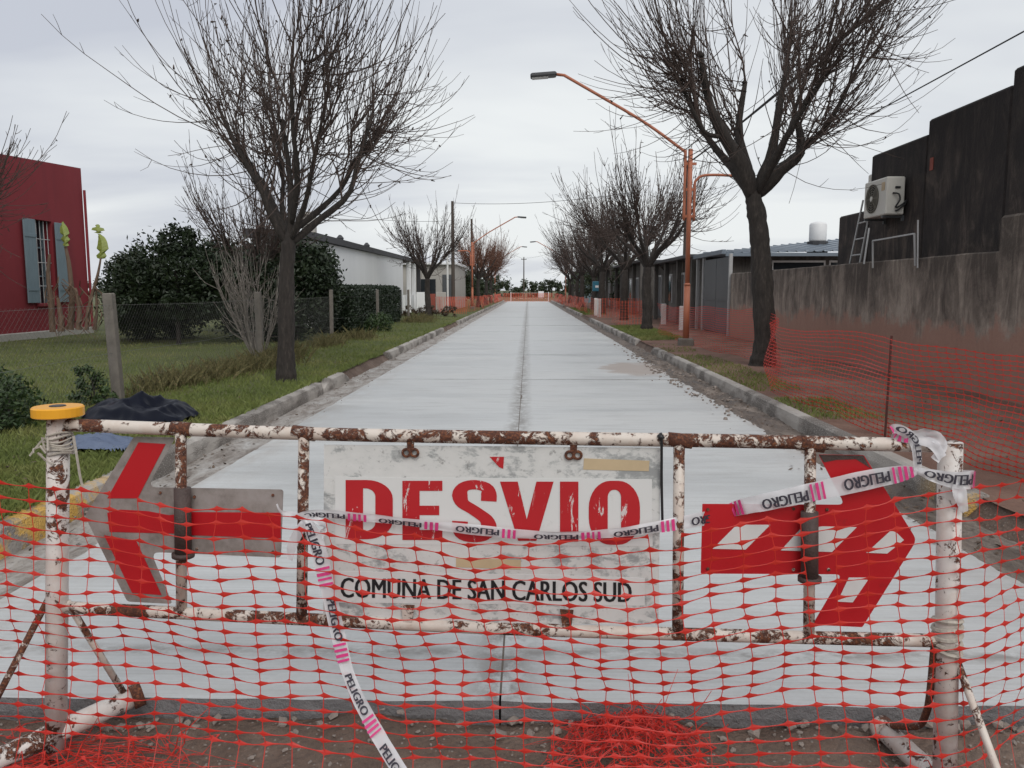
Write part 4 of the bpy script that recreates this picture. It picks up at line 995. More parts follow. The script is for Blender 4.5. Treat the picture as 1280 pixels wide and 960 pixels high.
m = leafy([(Vector((x, 185 + random.uniform(-6, 6), 1.2)), (5, 3, 1.6 + random.random())) for x in range(-120, 121, 6)], 26000, .35)
tag(struct(m.build('far_wood', 'leaf_far'), 'stuff'), 'low dark band of woodland along the horizon', 'woodland')

# ================================================================== STREET FURNITURE
def lamp(x, y, z, side, label):
    t = thing('street_lamp', (x, y, z), label, 'street lamp', 'orange street lamps with long arms'); s = side      # side: direction of the road
    m = MB(); m.bevbox((x - .17, y - .17, z - .05), (x + .17, y + .17, z + .22), .03); m.build('base', 'concrete_post', t)
    m = MB(); m.tube([(x, y, z + .2), (x, y, z + 1.5)], .075, 12); m.tube([(x, y, z + 1.5), (x, y, z + 1.56)], [.085, .06], 12); m.tube([(x, y, z + 1.5), (x, y, z + 4.72)], .055, 12); m.build('pole', 'lamp_orange', t, True)
    xs = x + s * .12
    m = MB(); m.tube(spline([(xs, y, z + 3.05), (xs, y, z + 4.55), (xs + s * .02, y, z + 4.66), (xs + s * .12, y, z + 4.74), (x + s * 1.2, y, z + 5.40), (x + s * 3.0, y, z + 6.42)], 40)[:34] + [(x + s * 3.02, y, z + 6.43), (x + s * 3.2, y, z + 6.45)], .036, 8); m.build('long_arm', 'lamp_orange', t, True)
    m = MB(); xo = x - s * .12
    m.tube(spline([(xo, y, z + 3.05), (xo, y, z + 3.85), (xo - s * .04, y, z + 4.0), (xo - s * .18, y, z + 4.1), (xo - s * .5, y, z + 4.12), (xo - s * .9, y, z + 4.10)], 24), .032, 8); m.build('short_arm', 'lamp_orange', t, True)
    for zz_ in (3.12, 3.75, 4.35):
        m = MB(); m.box((x - .15, y - .02, z + zz_), (x + (.15), y + .02, z + zz_ + .06)); m.build('clamp', 'lamp_orange', t)
    M_ = Matrix.Translation((x + s * 3.2, y, z + 6.45)) @ Matrix.Rotation(-s * R(-4), 4, 'Y')
    m = MB(); m.bevbox((min(0, s * .62), -.14, -.045), (max(0, s * .62), .14, .05), .03, M_); h = m.build('lamp_head', 'lamp_head', t)
    m = MB(); m.bevbox((min(s * .2, s * .58), -.1, -.062), (max(s * .2, s * .58), .1, -.047), .004, M_); m.build('lens', 'lamp_lens', h)
    M2 = Matrix.Translation((xo - s * .9, y, z + 4.1))
    m = MB(); m.bevbox((min(0, -s * .4), -.1, -.04), (max(0, -s * .4), .1, .045), .02, M2); m.build('lamp_head', 'lamp_head', t)
lamp(3.86, 19.65, .10, -1, 'orange street lamp with long arm next to the leaning bare tree')
lamp(-3.95, 57, .10, 1, 'orange street lamp with long arm beside the beige house')
lamp(4.0, 86, .10, -1, 'orange street lamp far down the right pavement')
lamp(-3.95, 96, .10, 1, 'orange street lamp far down the left verge')
def upole(x, y, h, label, arm=True):
    t = thing('utility_pole', (x, y, 0), label, 'utility pole', 'wooden utility poles')
    m = MB(); m.tube([(x, y, 0), (x, y, h * .5), (x, y, h)], [.13, .11, .085], 10); m.build('pole', 'wood_pole', t)
    if arm:
        m = MB(); m.box((x - .5, y - .05, h - .5), (x + .5, y - .01 + .03, h - .4)); m.build('crossarm', 'wood_pole', t)
        for dx in (-.4, 0, .4): m = MB(); m.tube([(x + dx, y, h - .41), (x + dx, y, h - .25)], .03, 6); m.build('insulator', 'black_plastic', t)
upole(-4.75, 51, 7.0, 'dark wooden pole beside the beige house', False)
upole(-4.6, 66, 7.2, 'dark wooden pole among the reddish brown trees', False)
upole(-.8, 150, 7.5, 'thin pole straight beyond the end of the road', True)
upole(6.35, 32.8, 6.6, 'slim dark pole behind the orange street lamp', False)
upole(5.2, 96, 7.0, 'wooden pole by the small blue grey house', True)
o = MB().tube([(-4.95, 49.5, .1), (-4.95, 49.5, 3.2), (-4.95, 49.5, 3.55), (-4.95, 49.5, 3.7)], [.06, .06, .045, .08], 10).build('pipe_post', 'pole_white'); tag(o, 'slim white pipe post before the beige house', 'post')
def wire(name, pts, r_, label, sag=.15, n=24):
    m = MB(); path = []
    a, b = Vector(pts[0]), Vector(pts[1])
    for i in range(n + 1):
        f = i / n; p = a.lerp(b, f); p.z -= sag * 4 * f * (1 - f); path.append(p)
    m.tube(path, r_, 5); tag(m.build(name, 'cable', None, True), label, 'cable')
wire('power_cable', ((6.1, 2.0, 6.95), (6.35, 32.8, 6.5)), .030, 'thick black overhead cable, upper of the pair over the right pavement', .3)
wire('power_cable', ((5.75, 2.0, 6.75), (6.15, 32.8, 6.35)), .024, 'thinner black overhead cable, lower of the pair over the right pavement', .32)
wire('power_cable', (at(1330, 12, 9.5), (6.36, 32.7, 4.65)), .011, 'single black cable running from dark house to slim dark pole', .05)
wire('power_cable', ((-4.75, 51, 6.9), (5.0, 40, 6.2)), .012, 'thin cable crossing above the road from the dark pole', .25)
wire('power_cable', ((-4.6, 66, 6.9), (-.8, 150, 7.2)), .014, 'thin cable from reddish trees to the far pole', .5)
wire('power_cable', ((5.2, 96, 6.8), (-.8, 150, 7.3)), .014, 'thin cable between far right pole and end pole', .4)
wire('power_cable', (at(420, 268, 52), (-4.75, 51, 5.8)), .011, 'thin service cable above the white house roof', .2)
# blue box on a post, white marker posts, far road closure
bx_ = thing('bin_stand', (4.25, 49.5, .1), 'blue metal basket raised on a post by the right kerb', 'bin')
m = MB(); m.tube([(4.25, 49.5, 0), (4.25, 49.5, 1.4)], .04, 8); m.build('post', 'roof_dark', bx_)
m = MB(); m.bevbox((3.95, 49.3, 1.4), (4.6, 49.7, 2.0), .03); b_ = m.build('basket', 'sign_blue', bx_)
m = MB(); m.box((4.1, 49.285, 1.62), (4.35, 49.298, 1.75)); m.build('sticker', 'sign_white', b_)
for i, (x, y) in enumerate(((5.2, 27.2), (5.3, 31.5), (3.55, 40.2), (3.6, 42.8))):
    o = MB().bevbox((x - .09, y - .09, .05), (x + .09, y + .09, .95 if i < 2 else 1.05), .02).build('marker_post', 'pole_white'); tag(o, ('short pale marker post on the pavement beside the dark gate', 'short pale marker post before the low house front with columns', 'taller pale post holding the start of the kerb side net', 'taller pale post where the net meets the grey house')[i], 'post', 'pale marker posts')
fb_ = thing('road_barrier', (0, 103, 0), 'far red and white barrier closing the end of the road', 'barrier')
for x in (-2.2, 2.6):
    m = MB(); m.box((x - .05, 102.95, 0), (x + .05, 103.05, 1.2)); m.build('post', 'sign_white', fb_)
for z in (.35, 1.05):
    m = MB(); m.box((-2.14, 102.97, z), (2.54, 103.03, z + .05)); m.build('rail', 'rusty_rail_paint', fb_)
m = MB(); m.box((1.3, 102.9, .5), (2.0, 102.95, 1.3)); m.build('sign_board', 'sign_white', fb_)

# wire fence on the left
fx = [(-4.92, 9.45), (-5.02, 14.9), (-4.98, 20.2), (-5.0, 26.6), (-5.0, 33.5)]
fn = thing('wire_fence', (-4.95, 18, .15), 'wire mesh fence on concrete posts along the lawn', 'fence')
allp = [(-4.9, 3.9)] + fx
for i, (x, y) in enumerate(allp):
    m = MB(); h = 1.46 if i < 3 else 1.5; w_ = .058 if i < 3 else .045
    M_ = Matrix.Translation((x, y, 0)) @ Matrix.Rotation(R(-2.2 if i == 1 else random.uniform(-1, 1)), 4, 'Y')
    m.bevbox((-w_, -w_, 0), (w_, w_, h), .014, M_); m.build('post', 'concrete_post', fn)
for z in (.22, .75, 1.32):
    m = MB()
    for i in range(len(allp) - 1):
        a = Vector((allp[i][0] - .02, allp[i][1], z)); b = Vector((allp[i + 1][0] - .02, allp[i + 1][1], z)); m.tube([a, a.lerp(b, .5) - UP * .03, b], .0022, 4, False)
    m.build('strand', 'fence_wire', fn)
m = MB()
for i in range(len(allp) - 1):
    a = Vector((allp[i][0] - .025, allp[i][1], 0)); b = Vector((allp[i + 1][0] - .025, allp[i + 1][1], 0)); L = (b - a).length; d = (b - a) / L; n = int(L / .075)
    if a.y > 20: continue
    H_ = 1.12
    for k in range(-15, n):
        for sg in (1, -1):
            s0 = k * .075 if sg > 0 else (k + 15) * .075; s1 = s0 + sg * H_; z0, z1 = .2, .2 + H_
            if sg > 0:
                if s0 < 0: z0 -= s0; s0 = 0
                if s1 > L: z1 -= (s1 - L); s1 = L
            else:
                if s0 > L: z0 += (s0 - L); s0 = L
                if s1 < 0: z1 += s1; s1 = 0
            if z1 - z0 < .05: continue
            p = a + d * s0 + UP * z0; q = a + d * s1 + UP * z1; e = Vector((.0008, 0, 0)); g_ = d * .0008
            o = len(m.v); m.v += [p - e, p + e, q + e, q - e, p - g_, p + g_, q + g_, q - g_]; m.f += [(o, o + 1, o + 2, o + 3), (o + 4, o + 5, o + 6, o + 7)]
struct(m.build('wire_mesh', 'fence_wire', fn), 'stuff')

# tarpaulins on the grass
def tarp(name, c, sx, sy, h, mat, label, sd_, pw=1.0):
    m = MB(); n = 44
    for j in range(n + 1):
        for i in range(n + 1):
            a, b = i / n * 2 - 1, j / n * 2 - 1; rr = math.sqrt(a * a * .9 + b * b * .9) + .16 * nz(a, b, sd_, 1.6)
            x = c[0] + a * sx * (1 + .12 * nz(a, b, sd_ + 2, 2)); y = c[1] + b * sy
            env = max(0, 1 - rr) ** pw
            rid = (1 - abs(nz(a, b, sd_ + 5, 1.5)) * 2.6); rid2 = 1 - abs(nz(a + .3 * b, b, sd_ + 8, 3.2)) * 2.4
            m.v.append((x, y, z_left(x, y) + .035 + h * env * (.6 + .5 * max(-.6, rid) + .06 * rid2) + (.02 * rid2 if rr < 1 else 0)))
    for j in range(n):
        for i in range(n):
            a, b = (i + .5) / n * 2 - 1, (j + .5) / n * 2 - 1
            if math.sqrt(a * a * .9 + b * b * .9) + .2 * nz(a, b, sd_, 1.6) > .98: continue
            q = j * (n + 1) + i; m.f.append((q, q + 1, q + n + 2, q + n + 1))
    tag(m.build(name, mat, None, True), label, 'tarpaulin')
tarp('tarpaulin', (-4.0, 8.15), .52, .55, .22, 'tarp_black', 'crumpled black plastic sheet heaped on the grass at the fence post', 3, .55)
tarp('tarpaulin', (-3.72, 6.75), .36, .30, .09, 'tarp_blue', 'flat blue grey plastic sheet on the grass near the kerb', 17, .6)
# ================================================================== THE BARRIER
PLb = at(73, 700, 2.56); PRb = at(1188, 700, 2.40)
bdir = Vector((PRb.x - PLb.x, PRb.y - PLb.y, 0)).normalized()
bn = Vector((bdir.y, -bdir.x, 0))            # towards the viewer
def BP(u, v, off=0.0):
    d = ray(u, v); p0 = PLb + bn * off
    return CAM + d * ((p0 - CAM).dot(bn) / d.dot(bn))
br = thing('road_barrier', (0, 2.48, -.115), 'rusty white pipe barrier with DESVIO board and two red arrows', 'barrier')
LT, LBt = BP(73, 522), BP(70, 948); RT, RBt = BP(1188, 553), BP(1181, 985)
LBt.z = RBt.z = -.10
m = MB(); m.tube([LBt, LBt.lerp(LT, .5), LT], .0345, 20); m.build('post', 'rusty_post_paint', br, True)
m = MB(); m.tube([RBt, RBt.lerp(RT, .5), RT], .0345, 20); m.build('post', 'rusty_post_paint', br, True)
def bar(name, pts, r_, mat, n=14, par=None):
    m = MB(); m.tube(pts, r_, n); return m.build(name, mat, par or br, True)
bar('top_rail', spline([BP(84, 531), BP(380, 542), BP(640, 547), BP(900, 551), BP(1180, 557)], 30), .0215, 'rusty_rail_paint')
bar('bottom_rail', spline([BP(80, 759), BP(380, 774), BP(640, 786), BP(900, 794), BP(1178, 801)], 30), .0205, 'rusty_rail_paint')
UPR = ((226, 537, 227, 768), (380, 543, 377, 775), (849, 552, 847, 791), (1013, 555, 1011, 796))
for a, b, c, d in UPR: bar('upright', [BP(a, b, .003), BP(c, d, .003)], .0175, 'rusty_rail_paint')
for (u, v, w2, v2) in ((228, 610, 229, 692), (1012, 640, 1012, 722)):
    bar('sleeve', [BP(u, v, .012), BP(w2, v2, .012)], .0265, 'dark_sleeve')
    bar('sleeve_flange', [BP(w2, v2 - 1, .012), BP(w2, v2 + 4, .012)], .036, 'dark_sleeve')
for u, v, w2, v2 in ((1000, 553, 1030, 557), (835, 549, 865, 552), (215, 535, 240, 537), (366, 540, 394, 543)):
    bar('weld_collar', [BP(u, v), BP(w2, v2)], .0228, 'rusted_steel')
# feet and braces
def foot(P, a):
    b = P - (a - P) * 1.15; b.z = -.085
    bar('foot', [a, a.lerp(b, .5), b], .036, 'rusty_post_paint', 16)
    a2 = a.lerp(b, .06); bar('foot_collar', [a + Vector((0, 0, .0)), a2], .044, 'rusted_steel', 16); return a, b
la_, lb_ = foot(LBt, gnd(178, 866, .042)); ra_, rb_ = foot(RBt, gnd(1100, 908, -.045))
bar('brace', [BP(66, 738), lb_.lerp(la_, .1) + UP * .03], .0115, 'rusted_steel', 8)
bar('brace', [BP(84, 752), la_.lerp(lb_, .10) + UP * .03], .0115, 'rusty_rail_paint', 8)
q0 = BP(1168, 806); q3 = ra_.lerp(rb_, .06) + UP * .03
bar('brace', spline([q0, BP(1162, 870, -.02), BP(1157, 893, -.06), BP(1146, 908, -.14), q3], 18), .0115, 'rusted_steel', 8)
bar('brace', [BP(1194, 820), rb_.lerp(ra_, .08) + UP * .03], .0115, 'rusty_rail_paint', 8)
# yellow disc on the left post
c = LT + UP * .004
m = MB(); m.tube([c, c + UP * .003, c + UP * .03, c + UP * .034], [.074, .078, .078, .074], 28); cp_ = m.build('cap', 'yellow_plastic', br); 
m = MB(); m.tube([c + UP * .0335, c + UP * .037], [.026, .024], 16); m.build('cap_hole', 'black_plastic', cp_)
# plastic film and string tied round the posts
m = MB()
for k in range(7):
    z = LT.z - .05 - .011 * k; pts = []
    for i in range(17):
        a = 2 * math.pi * i / 16; pts.append(LT + bdir * (.0385 * math.cos(a)) + bn * (.0385 * math.sin(a)) + UP * (z - LT.z + .006 * math.sin(a * 2 + k)))
    m.tube(pts, random.uniform(.003, .005), 5, False)
pp = spline([BP(92, 545, .03), BP(96, 570, .035), BP(101, 600, .03), BP(106, 615, .03)], 8); m.tube(pp, .004, 5)
for k in range(8):
    a = BP(58 - random.uniform(0, 6), 545 + k * 4, .03); m.tube(spline([a, a + rv3(.012), a + rv3(.02) - UP * .03], 6), .0035, 4)
m.build('string', 'string', br)
m = MB()
for k in range(5):
    z0 = BP(1184, 775 + k * 9).z; cxr = RBt.lerp(RT, (z0 - RBt.z) / (RT.z - RBt.z)); pts = []
    for i in range(17):
        a = 2 * math.pi * i / 16; pts.append(cxr + bdir * (.0385 * math.cos(a)) + bn * (.0385 * math.sin(a)) + UP * (.008 * math.sin(a + k)))
    m.tube(pts, .008, 6, False)
m.build('film_wrap', 'string', br)

# --- DESVIO board
def flat(pts, off, th=.0012, nm='print', mat='red_vinyl', par=None):
    m = MB(); m.slab([BP(u, v, off) for u, v in pts][::-1], bn, th); return m.build(nm, mat, par or br)
def rpoly(x0, y0, x1, y1, r_, sk=0.0): return [(x, y + (x - x0) * sk) for x, y in rrect(x0, y0, x1, y1, r_)]
bd = flat([(405, 556), (826, 560), (823, 781), (404, 776)], .0022, .0026, 'sign_board', 'board_grey')
flat([(419, 596), (500, 597), (700, 598), (815, 599), (815, 640), (816, 683), (700, 682), (419, 680)], .0036, .001, 'white_strip', 'white_vinyl', bd)
flat([(420, 714), (700, 719), (792, 722), (806, 723), (806, 757), (792, 757), (420, 753)], .0036, .001, 'white_strip', 'white_vinyl', bd)
flat([(730, 573), (812, 576), (811, 589), (729, 587)], .0036, .001, 'tape_residue', 'faded_tape', bd)
flat([(570, 697), (651, 700), (651, 712), (570, 709)], .0036, .001, 'tape_residue', 'faded_tape', bd)
flat([(406, 597), (416, 598), (417, 618), (407, 620)], .0036, .001, 'tape_residue', 'board_grey', bd)
flat([(612, 571), (630, 571), (629, 586), (624, 584)], .0037, .001, 'red_scrap', 'red_vinyl', bd)
def mp(x0, x1, y0, y1, x, y): return (x0 + (x1 - x0) * x, y1 + (y0 - y1) * y)
DE = MB()
def lpoly(pts, box):
    o = len(DE.v); DE.v += [BP(*mp(*box, x, y), .0052) for x, y in pts]; DE.f.append(tuple(range(o + len(pts) - 1, o - 1, -1)))
def lring(outer, inner, box):
    o = len(DE.v); n = len(outer); DE.v += [BP(*mp(*box, x, y), .0052) for x, y in outer + inner]
    for i in range(n): j = (i + 1) % n; DE.f.append((o + i, o + n + i, o + n + j, o + j))
def halfd(x0, y0, x1, y1, rx, ry, k=8):        # D outline: square left side, round right side
    o = [(x1 - rx + rx * math.cos(R(a)), y1 - ry + ry * math.sin(R(a))) for a in [90 * i / k for i in range(k + 1)]]
    o += [(x0, y1), (x0, (y0 + y1) / 2), (x0, y0)]
    o += [(x1 - rx + rx * math.cos(R(a)), y0 + ry - ry * math.cos(R(a - 270)) if False else y0 + ry + ry * math.sin(R(a))) for a in [270 + 90 * i / k for i in range(k + 1)]]
    return o
B_ = lambda x0, x1, y0, y1: (x0, x1, y0, y1)
bxD = B_(432, 491, 600, 674)
lring(halfd(0, 0, 1, 1, .55, .32), halfd(.37, .14, .63, .86, .22, .14), bxD)
bxE = B_(503, 553, 601, 675)
lpoly([(0, 0), (1, 0), (1, .17), (.43, .17), (.43, .42), (.92, .42), (.92, .58), (.43, .58), (.43, .83), (1, .83), (1, 1), (0, 1)], bxE)
bxS = B_(565, 621, 600, 678)
sp = spline([Vector((x, y, 0)) for x, y in ((.82, .66), (.82, .78), (.74, .885), (.5, .925), (.27, .89), (.175, .77), (.24, .63), (.42, .545), (.6, .46), (.77, .36), (.825, .22), (.73, .11), (.5, .075), (.26, .11), (.18, .22), (.18, .34))], 48)
o = len(DE.v)
for i, p in enumerate(sp):
    t = (sp[min(i + 1, 47)] - sp[max(i - 1, 0)]).normalized(); nx_, ny_ = -t.y, t.x
    for s_ in (1, -1): DE.v.append(BP(*mp(*bxS, p.x + s_ * nx_ * .175, p.y + s_ * ny_ * .075), .0052))
for i in range(47): a = o + i * 2; DE.f.append((a, a + 2, a + 3, a + 1))
bxV = B_(625, 692, 602, 676)
lpoly([(0, 1), (.33, 1), (.5, .36), (.68, 1), (1, 1), (.68, 0), (.34, 0)], bxV)
bxI = B_(700, 723, 602, 677)
lpoly([(0, 0), (1, 0), (1, 1), (0, 1)], bxI)
bxO = B_(736, 800, 601, 681)
lring(rrect(0, 0, 1, 1, .42, 8), rrect(.37, .14, .63, .86, .12, 8), bxO)
DE.build('lettering', 'red_vinyl', bd)
def text_mesh(s):
    c = bpy.data.curves.new('t', 'FONT'); c.body = s; c.size = 1; c.offset = .0; c.resolution_u = 3
    ob = bpy.data.objects.new('t', c); col.objects.link(ob)
    dg = bpy.context.evaluated_depsgraph_get(); dg.update(); ev = ob.evaluated_get(dg); me = ev.to_mesh()
    vs = [(v.co.x, v.co.y) for v in me.vertices]; fs = [tuple(p.vertices) for p in me.polygons]; ev.to_mesh_clear()
    bpy.data.objects.remove(ob); bpy.data.curves.remove(c)
    x0 = min(v[0] for v in vs); x1 = max(v[0] for v in vs); y0 = min(v[1] for v in vs); y1 = max(v[1] for v in vs)
    return [((x - x0) / (x1 - x0), (y - y0) / (y1 - y0)) for x, y in vs], fs
tv, tf = text_mesh('COMUNA DE SAN CARLOS SUD')
m = MB()
for k in range(3): m.add([BP(425.4 + k * .7 + 363 * x, 747 - 25 * y + 6 * x, .0052 + k * .0002) for x, y in tv], tf)
m.build('lettering', 'black_print', bd)
# rusty hangers
for u, v in ((513, 549), (717, 552)):
    m = MB(); m.slab([BP(u - 5, v, .012), BP(u + 5, v, .012), BP(u + 4, v + 12, .009), BP(u - 4, v + 12, .009)][::-1], bn, .004)
    for dx in (-5, 5):
        c = BP(u + dx, v + 17, .010); m.tube([c + bdir * (.012 * math.cos(2 * math.pi * i / 14)) + UP * (.012 * math.sin(2 * math.pi * i / 14)) for i in range(15)], .0045, 6, False)
    m.build('hanger', 'rusted_steel', br)
for u, v in ((509, 770), (708, 776)):
    m = MB(); m.slab([BP(u - 8, v - 14, .010), BP(u + 9, v - 13, .010), BP(u + 6, v + 9, .016), BP(u - 5, v + 9, .016)][::-1], bn, .005); m.build('hanger', 'rusted_steel', br)
# black strap hanging from the rail
bar('strap', spline([BP(826, 541, .026), BP(827, 556, .024), BP(827, 600, .012), BP(828, 652, .010)], 12), .0042, 'black_plastic', 6)
bar('strap_knot', [BP(824, 543, .02), BP(828, 549, .027)], .009, 'black_plastic', 6)
# --- left arrow
def rounded(pts, rs):
    o = []
    for i, (x, y) in enumerate(pts):
        r_ = rs if isinstance(rs, (int, float)) else rs[i]
        p = Vector((x, y)); a = Vector(pts[i - 1]); b = Vector(pts[(i + 1) % len(pts)])
        da, db = (a - p).normalized(), (b - p).normalized()
        for t in (0, .25, .5, .75, 1): o.append(tuple((p + da * r_) * (1 - t) ** 2 + p * 2 * t * (1 - t) + (p + db * r_) * t * t))
    return o
al = flat(rounded([(167, 546), (219, 547), (184, 609), (354, 612), (351, 697), (188, 690), (215, 755), (159, 752), (106, 645)], [4, 4, 12, 4, 4, 12, 4, 4, 4]), -.0165, .003, 'arrow_sign', 'arrow_grey')
for q in ([(173, 553), (207, 555), (172, 623), (134, 623)], [(134, 641), (150, 637), (185, 639), (211, 644), (219, 643), (219, 667), (137, 665)], [(237, 640), (351, 641), (351, 673), (237, 669)], [(130, 669), (170, 676), (202, 744), (165, 741)]):
    flat(q, -.0148, .001, 'red_strip', 'arrow_red', al)
ar = flat(rounded([(878, 630), (1056, 631), (1023, 568), (1080, 569), (1146, 675), (1078, 784), (1016, 781), (1053, 718), (876, 717)], [1, 8, 2, 2, 8, 2, 2, 9, 1]), -.0165, .003, 'arrow_sign', 'arrow_red')
for q in ([(921, 656), (963, 656), (932, 687), (891, 686)], [(1028, 658), (1071, 659), (1040, 690), (976, 688), (1000, 662)], [(1116, 661), (1130, 675), (1109, 692), (1083, 691)], [(1061, 722), (1087, 722), (1066, 753), (1047, 752)]):
    flat(q, -.0148, .001, 'white_mark', 'white_vinyl', ar)
flat([(1024, 568.6), (1079, 569.6), (1088, 585), (1070, 574), (1045, 575), (1030, 578)], -.0149, .001, 'dark_mark', 'dark_sleeve', ar)  # dark strip along the upper edge of the right arrow

for par_, spots in ((al, ((200, 616), (243, 621), (246, 686), (341, 619), (341, 690))), (ar, ((992, 636), (1034, 637), (992, 712), (1036, 712), (885, 637), (885, 711)))):
    for u, v in spots:
        m = MB(); m.tube([BP(u, v, -.0165), BP(u, v, -.0125), BP(u, v, -.0115)], [.0052, .0052, .003], 8); m.build('bolt', 'rusted_steel', par_)
# ================================================================== ORANGE NETS
def proj(p):
    q = MR.transposed() @ (Vector(p) - CAM); return 640 + F * q.x / -q.z, 480 - F * q.y / -q.z
def interp(tab, x):
    if x <= tab[0][0]: return tab[0][1]
    for (a, b), (c, d) in zip(tab, tab[1:]):
        if x <= c: return b + (d - b) * (x - a) / (c - a)
    return tab[-1][1]
def net_mesh(P, nc, nr, hw=.0085, thin=.0016, vth=.0014, hi=True, broken=0.0, m=None):
    """P(c, r) -> point. Horizontal strands flare at the nodes, vertical ones are thin."""
    m = m or MB()
    pts = [[P(c, r_) for r_ in range(nr + 1)] for c in range(nc + 1)]
    def nrm(c, r_):
        a = pts[min(c + 1, nc)][r_] - pts[max(c - 1, 0)][r_]; b = pts[c][min(r_ + 1, nr)] - pts[c][max(r_ - 1, 0)]
        n_ = a.cross(b); return n_.normalized() if n_.length > 1e-9 else Vector((0, -1, 0))
    prof = [(0, 1.0), (.10, .72), (.28, .30), (.5, .17), (.74, .17), (.90, .42), (1, 1.0)] if hi else [(0, 1.0), (.3, .35), (.7, .3), (1, 1.0)]
    for r_ in range(nr + 1):
        for c in range(nc):
            if broken and random.random() < broken: continue
            a, b = pts[c][r_], pts[c + 1][r_]
            up_a = (pts[c][max(r_ - 1, 0)] - pts[c][min(r_ + 1, nr)]); up_b = (pts[c + 1][max(r_ - 1, 0)] - pts[c + 1][min(r_ + 1, nr)])
            up_a = up_a.normalized() if up_a.length > 1e-9 else UP; up_b = up_b.normalized() if up_b.length > 1e-9 else UP
            sg = (b - a).length * .035 * (1 if not hi else random.uniform(-.4, 1.6)); o = len(m.v); na = nrm(c, r_); hh = hw * random.uniform(.85, 1.15)
            for (t, k) in prof:
                p = a.lerp(b, t) - up_a * (sg * 4 * t * (1 - t)); u_ = up_a.lerp(up_b, t); h = max(thin * .55, hh * k)
                m.v += [p + u_ * h, p - u_ * h] if not hi else [p + u_ * h, p + na * thin * .5, p - u_ * h, p - na * thin * .5]
            for i in range(len(prof) - 1):
                if hi:
                    for q in range(4): x = o + i * 4; w_ = (q + 1) % 4; m.f.append((x + q, x + w_, x + 4 + w_, x + 4 + q))
                else: x = o + i * 2; m.f.append((x, x + 1, x + 3, x + 2))
    for c in range(nc + 1):
        for r_ in range(nr):
            if broken and random.random() < broken: continue
            a, b = pts[c][r_], pts[c][r_ + 1]; s_ = (pts[min(c + 1, nc)][r_] - pts[max(c - 1, 0)][r_]); s_ = s_.normalized() if s_.length > 1e-9 else Vector((1, 0, 0))
            n_ = nrm(c, r_); o = len(m.v)
            if hi:
                for p in (a, b): m.v += [p + s_ * vth, p + n_ * vth * .6, p - s_ * vth, p - n_ * vth * .6]
                for q in range(4): w_ = (q + 1) % 4; m.f.append((o + q, o + w_, o + 4 + w_, o + 4 + q))
            else: m.v += [a + s_ * vth, a - s_ * vth, b - s_ * vth, b + s_ * vth]; m.f.append((o, o + 1, o + 2, o + 3))
    return m
def plan(pts, step):
    pts = [Vector((p[0], p[1])) for p in pts]; out_ = [pts[0]]; acc = 0; cur = pts[0]
    for a, b in zip(pts, pts[1:]):
        L = (b - a).length; s_ = step - acc
        while s_ <= L: out_.append(a.lerp(b, s_ / L)); s_ += step
        acc = L - (s_ - step)
    return out_
random.seed(77)
pL = PLb + bn * .062; pR = PRb + bn * .060
npth = [(p.x, p.y) for p in (pL - bdir * .95, pL, pL.lerp(pR, .3) + bn * .03, pL.lerp(pR, .6) + bn * .03, pR)] + [(pR.x + .10, pR.y + .02), (pR.x + .95, pR.y + .55), (pR.x + 1.9, pR.y + 1.1)]
cols_ = plan(npth, .0905)
TOP = [(-200, 596), (0, 603), (60, 612), (130, 622), (240, 636), (340, 640), (400, 650), (470, 662), (560, 674), (680, 681), (800, 676), (880, 664), (960, 650), (1050, 636), (1130, 622), (1190, 613), (1240, 607), (1300, 604), (1500, 606)]
tops = []
for p in cols_:
    u, v = proj((p.x, p.y, .9)); tops.append(at(u, interp(TOP, u), p.y).z if u < 1300 else .93)
NR = 21; NC = len(cols_) - 1
def netP(c, r_):
    f = r_ / NR; sh = .10 * f * max(0, min(1, (c - 8) / 16)) ; i = min(NC - 1, int(c + sh / .0905)); g_ = c + sh / .0905 - i
    p = cols_[i].lerp(cols_[i + 1], min(1, max(0, g_))); zt = tops[c]; z = zt + (-.10 - zt) * f
    off = .045 * nz(c * .22, r_ * .2, 1) + .01 * nz(c, r_, 4, .9)
    fr = 0.0
    if r_ > NR - 3: fr = .05 * (r_ - NR + 3); z = -.10 + .018 * (NR - r_)
    d = bn * (off + fr)
    z += .026 * nz(c * .2, r_ * .22, 7) + .010 * nz(c * .5, r_ * .5, 27) + .010 * nz(c * .9, r_ * .15, 17) + random.uniform(-.003, .003) + .012 * f * math.sin(c * .55)
    q = Vector((p.x, p.y, z)) + d + bdir * (.020 * nz(c * .4, r_ * .25, 11) + random.uniform(-.004, .004)); return q
tag(net_mesh(netP, NC, NR, .0090, .0016, .0014, True, .008).build('safety_net', 'net_plastic'), 'orange red plastic safety net hung across the front of the rusty barrier', 'safety net')
